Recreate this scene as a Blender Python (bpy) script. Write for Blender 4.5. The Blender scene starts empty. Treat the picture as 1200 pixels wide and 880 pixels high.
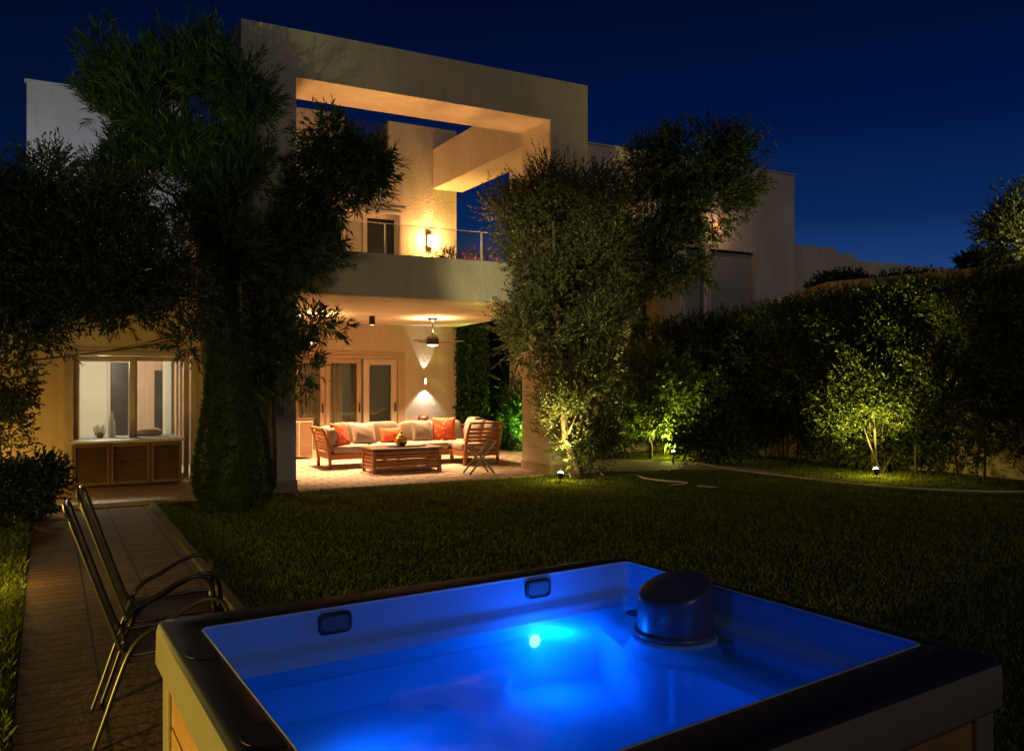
import bpy, bmesh, math, random
import numpy as np
from mathutils import Vector, Matrix

random.seed(7)
S = bpy.context.scene
COL = S.collection
R = math.radians

# ------------------------------------------------------------------ site geometry
EYE = 1.75                      # camera height
HO = Vector((-3.23, 12.77, 0))  # left reveal of the portal, at the ground
HA = R(28.6)
U = Vector((math.cos(HA), math.sin(HA), 0))
V = Vector((-math.sin(HA), math.cos(HA), 0))

def W(s, t, z=0.0):
    return HO + U * s + V * t + Vector((0, 0, z))

def st(x, y):
    d = Vector((x, y, 0)) - HO
    return d.dot(U), d.dot(V)

def bear(px, t):                # distance along the facade for a bearing seen from the garden
    r = (px - 600) / 1000
    return (r * (HO.y + t * V.y) - (HO.x + t * V.x)) / (U.x - r * U.y)

def gnd(px, py, z=0.0):
    Y = (EYE - z) * 1000 / (py - 440)
    return Vector(((px - 600) / 1000 * Y, Y, z))

def at(px, py, Y):
    return Vector(((px - 600) / 1000 * Y, Y, EYE + (440 - py) / 1000 * Y))

# ------------------------------------------------------------------ helpers
def tag(o, label, cat, group=None, kind=None):
    if label: o['label'] = label
    if cat: o['category'] = cat
    if group: o['group'] = group
    if kind: o['kind'] = kind
    return o

def thing(name, label, cat, loc=(0, 0, 0), rz=0.0, group=None):
    o = bpy.data.objects.new(name, None)
    o.empty_display_size = 0.1
    COL.objects.link(o)
    o.location = loc
    o.rotation_euler = (0, 0, rz)
    return tag(o, label, cat, group)

def root_matrix(o):
    while o.parent: o = o.parent
    return Matrix.Translation(o.location) @ o.rotation_euler.to_matrix().to_4x4()

def link_mesh(name, me, mat, parent=None, world=False):
    if parent is not None and world:
        me.transform(root_matrix(parent).inverted())
    if mat: me.materials.append(mat)
    o = bpy.data.objects.new(name, me)
    COL.objects.link(o)
    if parent is not None: o.parent = parent
    return o

def smooth(P, k=5):
    P = [Vector(p) for p in P]; out = []
    for i in range(len(P)-1):
        p0, p1, p2, p3 = P[max(i-1, 0)], P[i], P[i+1], P[min(i+2, len(P)-1)]
        for j in range(k):
            t = j/k
            out.append(.5*((2*p1) + (p2-p0)*t + (2*p0-5*p1+4*p2-p3)*t*t + (3*p1-p0-3*p2+p3)*t**3))
    return out + [P[-1]]

class MB:
    def __init__(s): s.bm = bmesh.new()
    def box(s, x0, x1, y0, y1, z0, z1, bev=0.0, seg=2):
        return s.obox(((x0+x1)/2, (y0+y1)/2, (z0+z1)/2), (abs(x1-x0), abs(y1-y0), abs(z1-z0)), None, bev, seg)
    def obox(s, c, size, rot=None, bev=0.0, seg=2):
        M = Matrix.Translation(c) @ (rot.to_4x4() if rot is not None else Matrix.Identity(4)) @ Matrix.Diagonal((*size, 1))
        r = bmesh.ops.create_cube(s.bm, size=1, matrix=M)
        if bev > 0:
            es = list({e for v in r['verts'] for e in v.link_edges})
            bmesh.ops.bevel(s.bm, geom=es, offset=bev, segments=seg, affect='EDGES', profile=0.5, clamp_overlap=True)
        return s
    def bar(s, a, b, w, h, bev=0.0, up=(0, 0, 1)):
        a, b = Vector(a), Vector(b); d = b - a
        x = d.normalized(); u = Vector(up)
        if abs(x.dot(u)) > .98: u = Vector((0, 1, 0))
        y = u.cross(x).normalized(); z = x.cross(y)
        rot = Matrix((x, y, z)).transposed()
        return s.obox((a + b) / 2, (d.length, w, h), rot, bev)
    def face(s, pts):
        vs = [s.bm.verts.new(p) for p in pts]
        s.bm.faces.new(vs); return s
    def prism(s, poly, z0, z1):
        lo = [s.bm.verts.new((x, y, z0)) for x, y in poly]
        hi = [s.bm.verts.new((x, y, z1)) for x, y in poly]
        n = len(poly)
        s.bm.faces.new(hi); s.bm.faces.new(lo[::-1])
        for i in range(n):
            j = (i + 1) % n
            s.bm.faces.new((lo[i], lo[j], hi[j], hi[i]))
        return s
    def prism_y(s, poly, y0, y1):       # poly in x,z
        a = [s.bm.verts.new((x, y0, z)) for x, z in poly]
        b = [s.bm.verts.new((x, y1, z)) for x, z in poly]
        n = len(poly)
        s.bm.faces.new(a); s.bm.faces.new(b[::-1])
        for i in range(n):
            j = (i + 1) % n
            s.bm.faces.new((a[i], b[i], b[j], a[j]))
        return s
    def tube(s, pts, rad, seg=8, cap=True):
        pts = [Vector(p) for p in pts]; n = len(pts)
        rads = rad if isinstance(rad, (list, tuple)) else [rad] * n
        rings = []; ref = None
        for i, p in enumerate(pts):
            d = (pts[min(i+1, n-1)] - pts[max(i-1, 0)]).normalized()
            if ref is None:
                ref = d.orthogonal().normalized()
            ref = (ref - d * ref.dot(d)).normalized()
            bn = d.cross(ref)
            rings.append([s.bm.verts.new(p + (ref * math.cos(2*math.pi*k/seg) + bn * math.sin(2*math.pi*k/seg)) * rads[i]) for k in range(seg)])
        for i in range(n - 1):
            for k in range(seg):
                l = (k + 1) % seg
                f = s.bm.faces.new((rings[i][k], rings[i][l], rings[i+1][l], rings[i+1][k])); f.smooth = True
        if cap:
            s.bm.faces.new(rings[0][::-1]); s.bm.faces.new(rings[-1])
        return s
    def lathe(s, prof, c=(0, 0, 0), seg=24, sx=1.0):
        c = Vector(c); rings = []
        for r, z in prof:
            rings.append([s.bm.verts.new(c + Vector((max(r, 1e-4) * sx * math.cos(2*math.pi*k/seg), max(r, 1e-4) * math.sin(2*math.pi*k/seg), z))) for k in range(seg)])
        for i in range(len(rings) - 1):
            for k in range(seg):
                l = (k + 1) % seg
                f = s.bm.faces.new((rings[i][k], rings[i][l], rings[i+1][l], rings[i+1][k])); f.smooth = True
        s.bm.faces.new(rings[0][::-1]); s.bm.faces.new(rings[-1])
        return s
    def cushion(s, c, size, rot=None, e=0.35, f=0.45, nu=28, nv=14):
        M = Matrix.Translation(c) @ (rot.to_4x4() if rot is not None else Matrix.Identity(4))
        def p(w, m): return math.copysign(abs(w) ** m, w)
        rings = []
        for i in range(nv + 1):
            b = -math.pi/2 + math.pi * i / nv
            rings.append([s.bm.verts.new(M @ Vector((size[0]/2 * p(math.cos(b), f) * p(math.cos(2*math.pi*k/nu), e),
                                                       size[1]/2 * p(math.cos(b), f) * p(math.sin(2*math.pi*k/nu), e),
                                                       size[2]/2 * p(math.sin(b), f)))) for k in range(nu)])
        for i in range(nv):
            for k in range(nu):
                l = (k + 1) % nu
                q = s.bm.faces.new((rings[i][k], rings[i][l], rings[i+1][l], rings[i+1][k])); q.smooth = True
        bmesh.ops.remove_doubles(s.bm, verts=s.bm.verts[:], dist=1e-5)
        return s
    def pillow(s, M, w, h, th, n=14):
        for sg in (1, -1):
            g = []
            for i in range(n + 1):
                row = []
                for j in range(n + 1):
                    a, b = -1 + 2*i/n, -1 + 2*j/n
                    x = w/2 * a * (1 - .08 * (1 - b*b)); y = h/2 * b * (1 - .08 * (1 - a*a))
                    k = max(0.0, (1 - a*a) * (1 - b*b)) ** .42
                    wr = 1 + .05 * math.sin(7*a + 3*b) * math.sin(5*b - 2*a)
                    row.append(s.bm.verts.new(M @ Vector((x, y, sg * th/2 * k * wr))))
                g.append(row)
            for i in range(n):
                for j in range(n):
                    q = [g[i][j], g[i+1][j], g[i+1][j+1], g[i][j+1]]
                    f = s.bm.faces.new(q if sg > 0 else q[::-1]); f.smooth = True
        bmesh.ops.remove_doubles(s.bm, verts=s.bm.verts[:], dist=1e-5)
        return s
    def wall(s, x0, x1, z0, z1, y0, y1, holes=()):
        """a slab in the x-z plane, y0 (front) to y1, with rectangular holes (xa,xb,za,zb)"""
        xs = sorted({x0, x1, *[v for h in holes for v in h[:2] if x0 < v < x1]})
        zs = sorted({z0, z1, *[v for h in holes for v in h[2:] if z0 < v < z1]})
        nx, nz = len(xs) - 1, len(zs) - 1
        def full(i, k):
            if not (0 <= i < nx and 0 <= k < nz): return False
            cx, cz = (xs[i]+xs[i+1])/2, (zs[k]+zs[k+1])/2
            return not any(h[0] < cx < h[1] and h[2] < cz < h[3] for h in holes)
        cache = {}
        def v(x, y, z):
            key = (round(x, 5), round(y, 5), round(z, 5))
            if key not in cache: cache[key] = s.bm.verts.new((x, y, z))
            return cache[key]
        for i in range(nx):
            for k in range(nz):
                if not full(i, k): continue
                a, b, c, d = xs[i], xs[i+1], zs[k], zs[k+1]
                s.bm.faces.new((v(a,y0,c), v(b,y0,c), v(b,y0,d), v(a,y0,d)))
                s.bm.faces.new((v(b,y1,c), v(a,y1,c), v(a,y1,d), v(b,y1,d)))
                if not full(i-1, k): s.bm.faces.new((v(a,y1,c), v(a,y0,c), v(a,y0,d), v(a,y1,d)))
                if not full(i+1, k): s.bm.faces.new((v(b,y0,c), v(b,y1,c), v(b,y1,d), v(b,y0,d)))
                if not full(i, k-1): s.bm.faces.new((v(a,y1,c), v(b,y1,c), v(b,y0,c), v(a,y0,c)))
                if not full(i, k+1): s.bm.faces.new((v(a,y0,d), v(b,y0,d), v(b,y1,d), v(a,y1,d)))
        return s
    def build(s, name, mat, parent=None, world=False, normals=True):
        if normals: bmesh.ops.recalc_face_normals(s.bm, faces=s.bm.faces[:])
        me = bpy.data.meshes.new(name)
        s.bm.to_mesh(me); s.bm.free()
        return link_mesh(name, me, mat, parent, world)

# ------------------------------------------------------------------ materials
def nodes(name):
    m = bpy.data.materials.new(name); m.use_nodes = True
    nt = m.node_tree
    b = nt.nodes['Principled BSDF']
    return m, nt, b

def tex_coord(nt, scale=(1, 1, 1)):
    tc = nt.nodes.new('ShaderNodeTexCoord'); mp = nt.nodes.new('ShaderNodeMapping')
    mp.inputs['Scale'].default_value = scale
    nt.links.new(tc.outputs['Object'], mp.inputs['Vector'])
    return mp.outputs['Vector']

def ramp(nt, fac, stops):
    r = nt.nodes.new('ShaderNodeValToRGB')
    el = r.color_ramp.elements
    while len(el) < len(stops): el.new(.5)
    for e, (p, c) in zip(el, stops): e.position = p; e.color = (*c, 1)
    nt.links.new(fac, r.inputs['Fac'])
    return r.outputs['Color']

def noise(nt, vec, scale, detail=4, rough=.55):
    n = nt.nodes.new('ShaderNodeTexNoise')
    n.inputs['Scale'].default_value = scale; n.inputs['Detail'].default_value = detail
    n.inputs['Roughness'].default_value = rough
    nt.links.new(vec, n.inputs['Vector'])
    return n.outputs['Fac']

def bump(nt, b, h, strength, dist=.02):
    n = nt.nodes.new('ShaderNodeBump'); n.inputs['Strength'].default_value = strength
    n.inputs['Distance'].default_value = dist
    nt.links.new(h, n.inputs['Height']); nt.links.new(n.outputs['Normal'], b.inputs['Normal'])

def mul(c, k): return tuple(min(1, x * k) for x in c)

def mat(name, c, rough=.6, metal=0.0, var=.15, scale=3.0, bmp=0.0, bscale=40.0, bdist=.01, stretch=(1, 1, 1), spec=None, coat=0.0):
    m, nt, b = nodes(name)
    vec = tex_coord(nt, stretch)
    f = noise(nt, vec, scale)
    nt.links.new(ramp(nt, f, [(.3, mul(c, 1 - var)), (.7, mul(c, 1 + var))]), b.inputs['Base Color'])
    b.inputs['Roughness'].default_value = rough; b.inputs['Metallic'].default_value = metal
    if spec is not None: b.inputs['Specular IOR Level'].default_value = spec
    if coat: b.inputs['Coat Weight'].default_value = coat; b.inputs['Coat Roughness'].default_value = .15
    if bmp: bump(nt, b, noise(nt, vec, bscale, 5), bmp, bdist)
    return m

def emit(name, c, strength):
    m, nt, b = nodes(name)
    b.inputs['Base Color'].default_value = (*c, 1)
    b.inputs['Emission Color'].default_value = (*c, 1)
    b.inputs['Emission Strength'].default_value = strength
    return m

def schlick(nt, f0, k=1.0, normal=None):
    """reflectance of a thin sheet, the same from both sides"""
    g = nt.nodes.new('ShaderNodeNewGeometry')
    d = nt.nodes.new('ShaderNodeVectorMath'); d.operation = 'DOT_PRODUCT'
    nt.links.new(g.outputs['Incoming'], d.inputs[0]); nt.links.new(normal if normal else g.outputs['Normal'], d.inputs[1])
    def mth(op, a, b=None):
        n = nt.nodes.new('ShaderNodeMath'); n.operation = op
        for i, v in enumerate((a, b)):
            if v is None: continue
            if isinstance(v, (int, float)): n.inputs[i].default_value = v
            else: nt.links.new(v, n.inputs[i])
        return n.outputs[0]
    c = mth('SUBTRACT', 1.0, mth('ABSOLUTE', d.outputs['Value']))
    f = mth('ADD', mth('MULTIPLY', mth('POWER', c, 5.0), 1 - f0), f0)
    return mth('MULTIPLY', f, k)

def glass(name, tint=(.9, .95, .95), refl=.9, rough=.02, haze=0.0):
    """thin pane: see-through with a Fresnel reflection"""
    m, nt, b = nodes(name)
    nt.nodes.remove(b)
    out = nt.nodes['Material Output']
    tr = nt.nodes.new('ShaderNodeBsdfTransparent'); tr.inputs['Color'].default_value = (*tint, 1)
    gl = nt.nodes.new('ShaderNodeBsdfGlossy'); gl.inputs['Roughness'].default_value = rough
    mx = nt.nodes.new('ShaderNodeMixShader')
    nt.links.new(schlick(nt, .04, refl), mx.inputs['Fac'])
    nt.links.new(tr.outputs[0], mx.inputs[1]); nt.links.new(gl.outputs[0], mx.inputs[2])
    last = mx.outputs[0]
    if haze:
        df = nt.nodes.new('ShaderNodeBsdfDiffuse'); df.inputs['Color'].default_value = (.7, .68, .62, 1)
        m2 = nt.nodes.new('ShaderNodeMixShader'); m2.inputs['Fac'].default_value = haze
        nt.links.new(last, m2.inputs[1]); nt.links.new(df.outputs[0], m2.inputs[2]); last = m2.outputs[0]
    nt.links.new(last, out.inputs['Surface'])
    return m

def stucco(name, c, strength=.5):
    m, nt, b = nodes(name)
    vec = tex_coord(nt)
    big = noise(nt, vec, 1.3, 3)
    st2 = tex_coord(nt, (2.2, 2.2, .25))
    streak = noise(nt, st2, 3.0, 4)
    mx = nt.nodes.new('ShaderNodeMath'); mx.operation = 'ADD'
    nt.links.new(big, mx.inputs[0]); nt.links.new(streak, mx.inputs[1])
    dv = nt.nodes.new('ShaderNodeMath'); dv.operation = 'MULTIPLY'; dv.inputs[1].default_value = .5
    nt.links.new(mx.outputs[0], dv.inputs[0])
    nt.links.new(ramp(nt, dv.outputs[0], [(.3, mul(c, .84)), (.7, mul(c, 1.1))]), b.inputs['Base Color'])
    b.inputs['Roughness'].default_value = .9; b.inputs['Specular IOR Level'].default_value = .2
    vo = nt.nodes.new('ShaderNodeTexVoronoi'); vo.inputs['Scale'].default_value = 34; vo.inputs['Randomness'].default_value = 1.0
    vv = tex_coord(nt, (1, 1, 1.0)); nt.links.new(vv, vo.inputs['Vector'])
    ad = nt.nodes.new('ShaderNodeMath'); ad.operation = 'ADD'
    nt.links.new(vo.outputs['Distance'], ad.inputs[0]); nt.links.new(noise(nt, vec, 55, 5, .65), ad.inputs[1])
    bump(nt, b, ad.outputs[0], strength, .02)
    return m

def bricks(name, c1, c2, mortar, bw, bh, msize=.012, rough=.75, rot=0.0, bmp=.5, smooth=.1, offset=.5):
    m, nt, b = nodes(name)
    tc = nt.nodes.new('ShaderNodeTexCoord'); mp = nt.nodes.new('ShaderNodeMapping')
    mp.inputs['Rotation'].default_value = (0, 0, rot)
    nt.links.new(tc.outputs['Object'], mp.inputs['Vector'])
    vec = mp.outputs['Vector']
    br = nt.nodes.new('ShaderNodeTexBrick'); nt.links.new(vec, br.inputs['Vector'])
    br.inputs['Scale'].default_value = 1.0; br.inputs['Brick Width'].default_value = bw; br.inputs['Row Height'].default_value = bh
    br.inputs['Mortar Size'].default_value = msize; br.inputs['Mortar Smooth'].default_value = smooth; br.offset = offset
    br.inputs['Color1'].default_value = (*c1, 1); br.inputs['Color2'].default_value = (*c2, 1); br.inputs['Mortar'].default_value = (*mortar, 1)
    n = noise(nt, vec, 9, 6, .65)
    hs = nt.nodes.new('ShaderNodeMixRGB'); hs.blend_type = 'MULTIPLY'; hs.inputs['Fac'].default_value = .6
    nt.links.new(br.outputs['Color'], hs.inputs[1]); nt.links.new(ramp(nt, n, [(.3, (.5, .48, .45)), (.65, (1, 1, 1))]), hs.inputs[2])
    nt.links.new(hs.outputs[0], b.inputs['Base Color'])
    b.inputs['Roughness'].default_value = rough
    ad = nt.nodes.new('ShaderNodeMath'); ad.operation = 'SUBTRACT'
    nt.links.new(noise(nt, vec, 22, 5), ad.inputs[0]); nt.links.new(br.outputs['Fac'], ad.inputs[1])
    bump(nt, b, ad.outputs[0], bmp, .015)
    return m

def leafmat(name, c, trans=.3, rough=.5, var=.45):
    m, nt, b = nodes(name)
    vec = tex_coord(nt)
    f = noise(nt, vec, 2.4, 3)
    oi = nt.nodes.new('ShaderNodeNewGeometry')
    rn = nt.nodes.new('ShaderNodeMath'); rn.operation = 'MULTIPLY_ADD'; rn.inputs[1].default_value = .45
    nt.links.new(oi.outputs['Random Per Island'], rn.inputs[0])
    hf = nt.nodes.new('ShaderNodeMath'); hf.operation = 'MULTIPLY'; hf.inputs[1].default_value = .55
    nt.links.new(f, hf.inputs[0]); nt.links.new(hf.outputs[0], rn.inputs[2])
    col = ramp(nt, rn.outputs[0], [(.2, mul(c, 1 - var)), (.5, c), (.8, (min(1, c[0]*1.9), min(1, c[1]*1.5), c[2]*1.1))])
    nt.links.new(col, b.inputs['Base Color'])
    b.inputs['Roughness'].default_value = rough; b.inputs['Specular IOR Level'].default_value = .35
    tl = nt.nodes.new('ShaderNodeBsdfTranslucent'); nt.links.new(col, tl.inputs['Color'])
    mx = nt.nodes.new('ShaderNodeMixShader'); mx.inputs['Fac'].default_value = trans
    nt.links.new(b.outputs[0], mx.inputs[1]); nt.links.new(tl.outputs[0], mx.inputs[2])
    nt.links.new(mx.outputs[0], nt.nodes['Material Output'].inputs['Surface'])
    return m

def woodmat(name, c, rough=.5, dirs=(1, 12, 12), var=.35):
    m, nt, b = nodes(name)
    vec = tex_coord(nt, dirs)
    f = noise(nt, vec, 3.0, 6, .6)
    nt.links.new(ramp(nt, f, [(.3, mul(c, 1 - var)), (.7, mul(c, 1 + var))]), b.inputs['Base Color'])
    b.inputs['Roughness'].default_value = rough
    bump(nt, b, f, .15, .004)
    return m

M = {}
M['stucco'] = stucco('cream_stucco', (.56, .49, .39))
M['stucco_rough'] = stucco('rough_stucco', (.60, .53, .42), .5)
M['ochre'] = stucco('ochre_stucco', (.56, .44, .27), .35)
M['white'] = stucco('white_stucco', (.60, .64, .70), .25)
M['grey'] = stucco('grey_render', (.70, .62, .55), .25)
M['gardenwall'] = stucco('sand_render', (.56, .44, .28), .35)
M['ceiling'] = mat('ceiling_paint', (.74, .67, .54), .85, var=.05, scale=2, bmp=.15, bscale=12, bdist=.02)
M['plinth'] = mat('stone_plinth', (.33, .25, .18), .6, var=.3, scale=6, bmp=.2)
M['frame'] = mat('taupe_frame', (.42, .33, .23), .45, var=.08)
M['frame_white'] = mat('cream_frame', (.62, .55, .44), .45, var=.06)
M['dark'] = mat('dark_metal', (.022, .020, .019), .42, .5, var=.2)
M['black'] = mat('black_plastic', (.014, .014, .015), .5, var=.2)
M['glass'] = glass('window_glass')
M['glass_rail'] = glass('rail_glass', (.86, .90, .88), 1.0, .01, .025)
M['room'] = mat('room_paint', (.72, .70, .64), .8, var=.03)
M['room_pink'] = mat('room_wood_panel', (.52, .36, .28), .6, var=.12, stretch=(6, 6, .5))
M['room_dark'] = mat('dark_door_panel', (.06, .055, .055), .35, var=.2)
M['curtain'] = mat('curtain_linen', (.55, .47, .37), .9, var=.1, stretch=(18, 18, .6))
M['teak'] = woodmat('teak_wood', (.30, .115, .045), .45)
M['teak_up'] = woodmat('teak_upright', (.30, .115, .045), .45, (12, 12, 1))
M['teak_top'] = woodmat('dark_teak_top', (.10, .05, .03), .35)
M['fabric'] = mat('taupe_fabric', (.20, .155, .125), .95, var=.1, scale=5, bmp=.3, bscale=180, bdist=.003)
M['fabric_pale'] = mat('pale_fabric', (.27, .215, .175), .95, var=.08, scale=5, bmp=.3, bscale=160, bdist=.003)
M['throw'] = mat('brown_throw', (.20, .15, .11), .95, var=.2, scale=8, bmp=.4, bscale=120, bdist=.004)
def pattern_fabric(name, base, fleck, scale):
    m, nt, b = nodes(name)
    vec = tex_coord(nt)
    vo = nt.nodes.new('ShaderNodeTexVoronoi'); vo.inputs['Scale'].default_value = scale; nt.links.new(vec, vo.inputs['Vector'])
    nt.links.new(ramp(nt, vo.outputs['Distance'], [(.16, fleck), (.30, base), (.75, mul(base, .75))]), b.inputs['Base Color'])
    b.inputs['Roughness'].default_value = .9
    bump(nt, b, noise(nt, vec, 150, 3), .3, .003)
    return m
M['terracotta'] = pattern_fabric('terracotta_print', (.50, .075, .025), (.62, .30, .18), 14)
M['orange'] = mat('plain_orange_fabric', (.55, .085, .022), .9, var=.15, scale=6, bmp=.3, bscale=150, bdist=.003)
M['gold'] = mat('gold_metal', (.62, .36, .08), .28, 1.0, var=.15, scale=10, bmp=.3, bscale=30)
M['clay'] = mat('brown_clay', (.05, .018, .010), .5, var=.25)
M['patio'] = bricks('patio_stone', (.58, .44, .35), (.42, .30, .235), (.15, .105, .075), .36, .21, .016, .6, R(0), .9)
M['path'] = bricks('path_tiles', (.25, .128, .036), (.17, .086, .025), (.04, .022, .010), .43, .145, .010, .8, 0, .7, .1, 0.0)
M['terrace'] = bricks('terrace_tiles', (.42, .26, .13), (.35, .21, .11), (.22, .14, .08), .42, .14, .010, .5, 0, .5)
M['gravel'] = mat('garden_path_concrete', (.30, .27, .22), .85, var=.25, scale=5, bmp=.4, bscale=60)
M['kerb'] = mat('kerb_stone', (.14, .11, .05), .9, var=.35, scale=7, bmp=.5, bscale=30)
M['soil'] = mat('turf_soil', (.016, .020, .006), .95, var=.4, scale=8, bmp=.5, bscale=50)
M['louvre'] = None
M['louvre'] = woodmat('louvre_wood', (.12, .062, .026), .6)
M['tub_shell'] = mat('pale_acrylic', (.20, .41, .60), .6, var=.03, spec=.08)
M['tub_rim'] = mat('slate_acrylic', (.020, .022, .025), .48, spec=.35, var=.1, bmp=.08, bscale=220, bdist=.002)
M['tub_lip'] = mat('taupe_acrylic', (.24, .20, .135), .35, var=.06)
M['tub_trim'] = mat('pale_trim', (.62, .60, .55), .3, var=.05)
M['tub_wood'] = woodmat('tub_cladding', (.34, .17, .06), .5, (1.5, 1.5, 12), .25)
M['cap'] = mat('filter_cap_plastic', (.07, .085, .115), .34, var=.05, coat=.12)
M['ring'] = mat('grey_fitting', (.10, .11, .12), .3, var=.1)
M['hose'] = mat('pale_hose', (.52, .50, .38), .5, var=.1)
M['bark'] = mat('tree_bark', (.11, .08, .05), .9, var=.4, scale=14, bmp=.6, bscale=30, stretch=(1, 1, .3))
def mesh_fabric(name, c, hole):
    m, nt, b = nodes(name)
    b.inputs['Base Color'].default_value = (*c, 1); b.inputs['Roughness'].default_value = .7
    vec = tex_coord(nt)
    ck = nt.nodes.new('ShaderNodeTexVoronoi'); ck.inputs['Scale'].default_value = 420; nt.links.new(vec, ck.inputs['Vector'])
    gt = nt.nodes.new('ShaderNodeMath'); gt.operation = 'LESS_THAN'; gt.inputs[1].default_value = hole
    nt.links.new(ck.outputs['Distance'], gt.inputs[0])
    tr = nt.nodes.new('ShaderNodeBsdfTransparent'); mx = nt.nodes.new('ShaderNodeMixShader')
    nt.links.new(gt.outputs[0], mx.inputs[0]); nt.links.new(b.outputs[0], mx.inputs[1]); nt.links.new(tr.outputs[0], mx.inputs[2])
    nt.links.new(mx.outputs[0], nt.nodes['Material Output'].inputs['Surface'])
    return m
M['sling'] = mesh_fabric('dark_mesh_sling', (.06, .055, .042), .50)
M['chair_tube'] = mat('bronze_tube', (.085, .070, .048), .3, .75, var=.15)
M['leaf_spiky'] = leafmat('spiky_leaves', (.040, .090, .024))
M['leaf_dark'] = leafmat('dark_leaves', (.030, .052, .016), .3)
M['leaf_olive'] = leafmat('olive_leaves', (.085, .100, .036))
M['leaf_hedge'] = leafmat('hedge_leaves', (.042, .066, .012))
M['leaf_lime'] = leafmat('lime_leaves', (.070, .110, .018))
M['leaf_cypress'] = leafmat('cypress_leaves', (.032, .070, .016), .2)
M['leaf_ivy'] = leafmat('climber_leaves', (.040, .110, .030))
M['leaf_red'] = leafmat('russet_leaves', (.13, .045, .018))
M['blade'] = leafmat('grass_blades', (.16, .20, .018), .35, .6, .4)
M['led'] = emit('blue_led', (.22, .72, 1.0), 14)
M['bulb_warm'] = emit('warm_bulb', (1, .66, .30), 40)
M['bulb_white'] = emit('white_bulb', (1, .90, .74), 14)
M['bulb_garden'] = emit('garden_bulb', (1, .90, .50), 70)
M['fan_glow'] = emit('fan_lens', (1, .78, .5), 5)

# ------------------------------------------------------------------ world, sun, camera
w = bpy.data.worlds.new('World'); S.world = w; w.use_nodes = True
nt = w.node_tree; bg = nt.nodes['Background']
geo = nt.nodes.new('ShaderNodeTexCoord')
sep = nt.nodes.new('ShaderNodeSeparateXYZ'); nt.links.new(geo.outputs['Generated'], sep.inputs[0])
glow_dir = Vector((.50, .85, 0)).normalized()
dt = nt.nodes.new('ShaderNodeVectorMath'); dt.operation = 'DOT_PRODUCT'; dt.inputs[1].default_value = glow_dir
nt.links.new(geo.outputs['Generated'], dt.inputs[0])
lo = ramp(nt, sep.outputs['Z'], [(0.0, (.014, .056, .200)), (.10, (.013, .052, .188)), (.17, (.0030, .0200, .098)), (.27, (.0004, .0075, .052)), (.42, (.0001, .0020, .018)), (1.0, (.0001, .0008, .007))])
hi = ramp(nt, sep.outputs['Z'], [(0.0, (.003, .012, .045)), (.2, (.001, .006, .030)), (.45, (.0001, .0016, .013)), (1.0, (.0001, .0008, .007))])
mr = nt.nodes.new('ShaderNodeMapRange'); mr.inputs[1].default_value = .35; mr.inputs[2].default_value = .95
nt.links.new(dt.outputs['Value'], mr.inputs[0])
mx = nt.nodes.new('ShaderNodeMixRGB'); nt.links.new(mr.outputs[0], mx.inputs[0]); nt.links.new(hi, mx.inputs[1]); nt.links.new(lo, mx.inputs[2])
nt.links.new(mx.outputs[0], bg.inputs['Color']); bg.inputs['Strength'].default_value = 1.0

sun = bpy.data.lights.new('ambient_fill', 'SUN'); sun.energy = .17; sun.angle = R(12); sun.color = (1, .84, .66)  # weak warm fill added from behind the camera for ambient light
so = bpy.data.objects.new('ambient_fill', sun); COL.objects.link(so)
so.rotation_euler = Vector((-.48, .80, -.52)).to_track_quat('-Z', 'Y').to_euler()

cam = bpy.data.cameras.new('camera'); cam.sensor_width = 36; cam.lens = 30; cam.clip_end = 500; cam.clip_start = .05
co = bpy.data.objects.new('camera', cam); COL.objects.link(co)
co.location = (0, 0, EYE); co.rotation_euler = (R(90), 0, 0); S.camera = co
S.view_settings.view_transform = 'Standard'; S.view_settings.look = 'None'; S.view_settings.gamma = 1; S.view_settings.exposure = 0
S.view_settings.use_curve_mapping = False
S.render.engine = 'CYCLES'
S.cycles.use_denoising = True
S.cycles.max_bounces = 8; S.cycles.diffuse_bounces = 4; S.cycles.glossy_bounces = 4; S.cycles.transparent_max_bounces = 16
S.cycles.sample_clamp_indirect = 4
S.cycles.caustics_reflective = False; S.cycles.caustics_refractive = False

def lamp(kind, parent, loc, power, color, size=.05, spot=None, blend=.5, aim=None, world=False):
    l = bpy.data.lights.new('light', kind); l.energy = power; l.color = color
    if kind == 'AREA': l.size = size
    else: l.shadow_soft_size = size
    if kind == 'SPOT': l.spot_size = R(spot); l.spot_blend = blend
    o = bpy.data.objects.new('light', l); COL.objects.link(o)
    if parent is not None:
        o.parent = parent
        if world: loc = root_matrix(parent).inverted() @ Vector(loc)
    o.location = loc
    if aim is not None:
        a = Vector(aim)
        if world and parent is not None: a = root_matrix(parent).to_3x3().inverted() @ a
        o.rotation_euler = a.to_track_quat('-Z', 'Y').to_euler()
    return o
WARM = (1, .57, .25)

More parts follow.
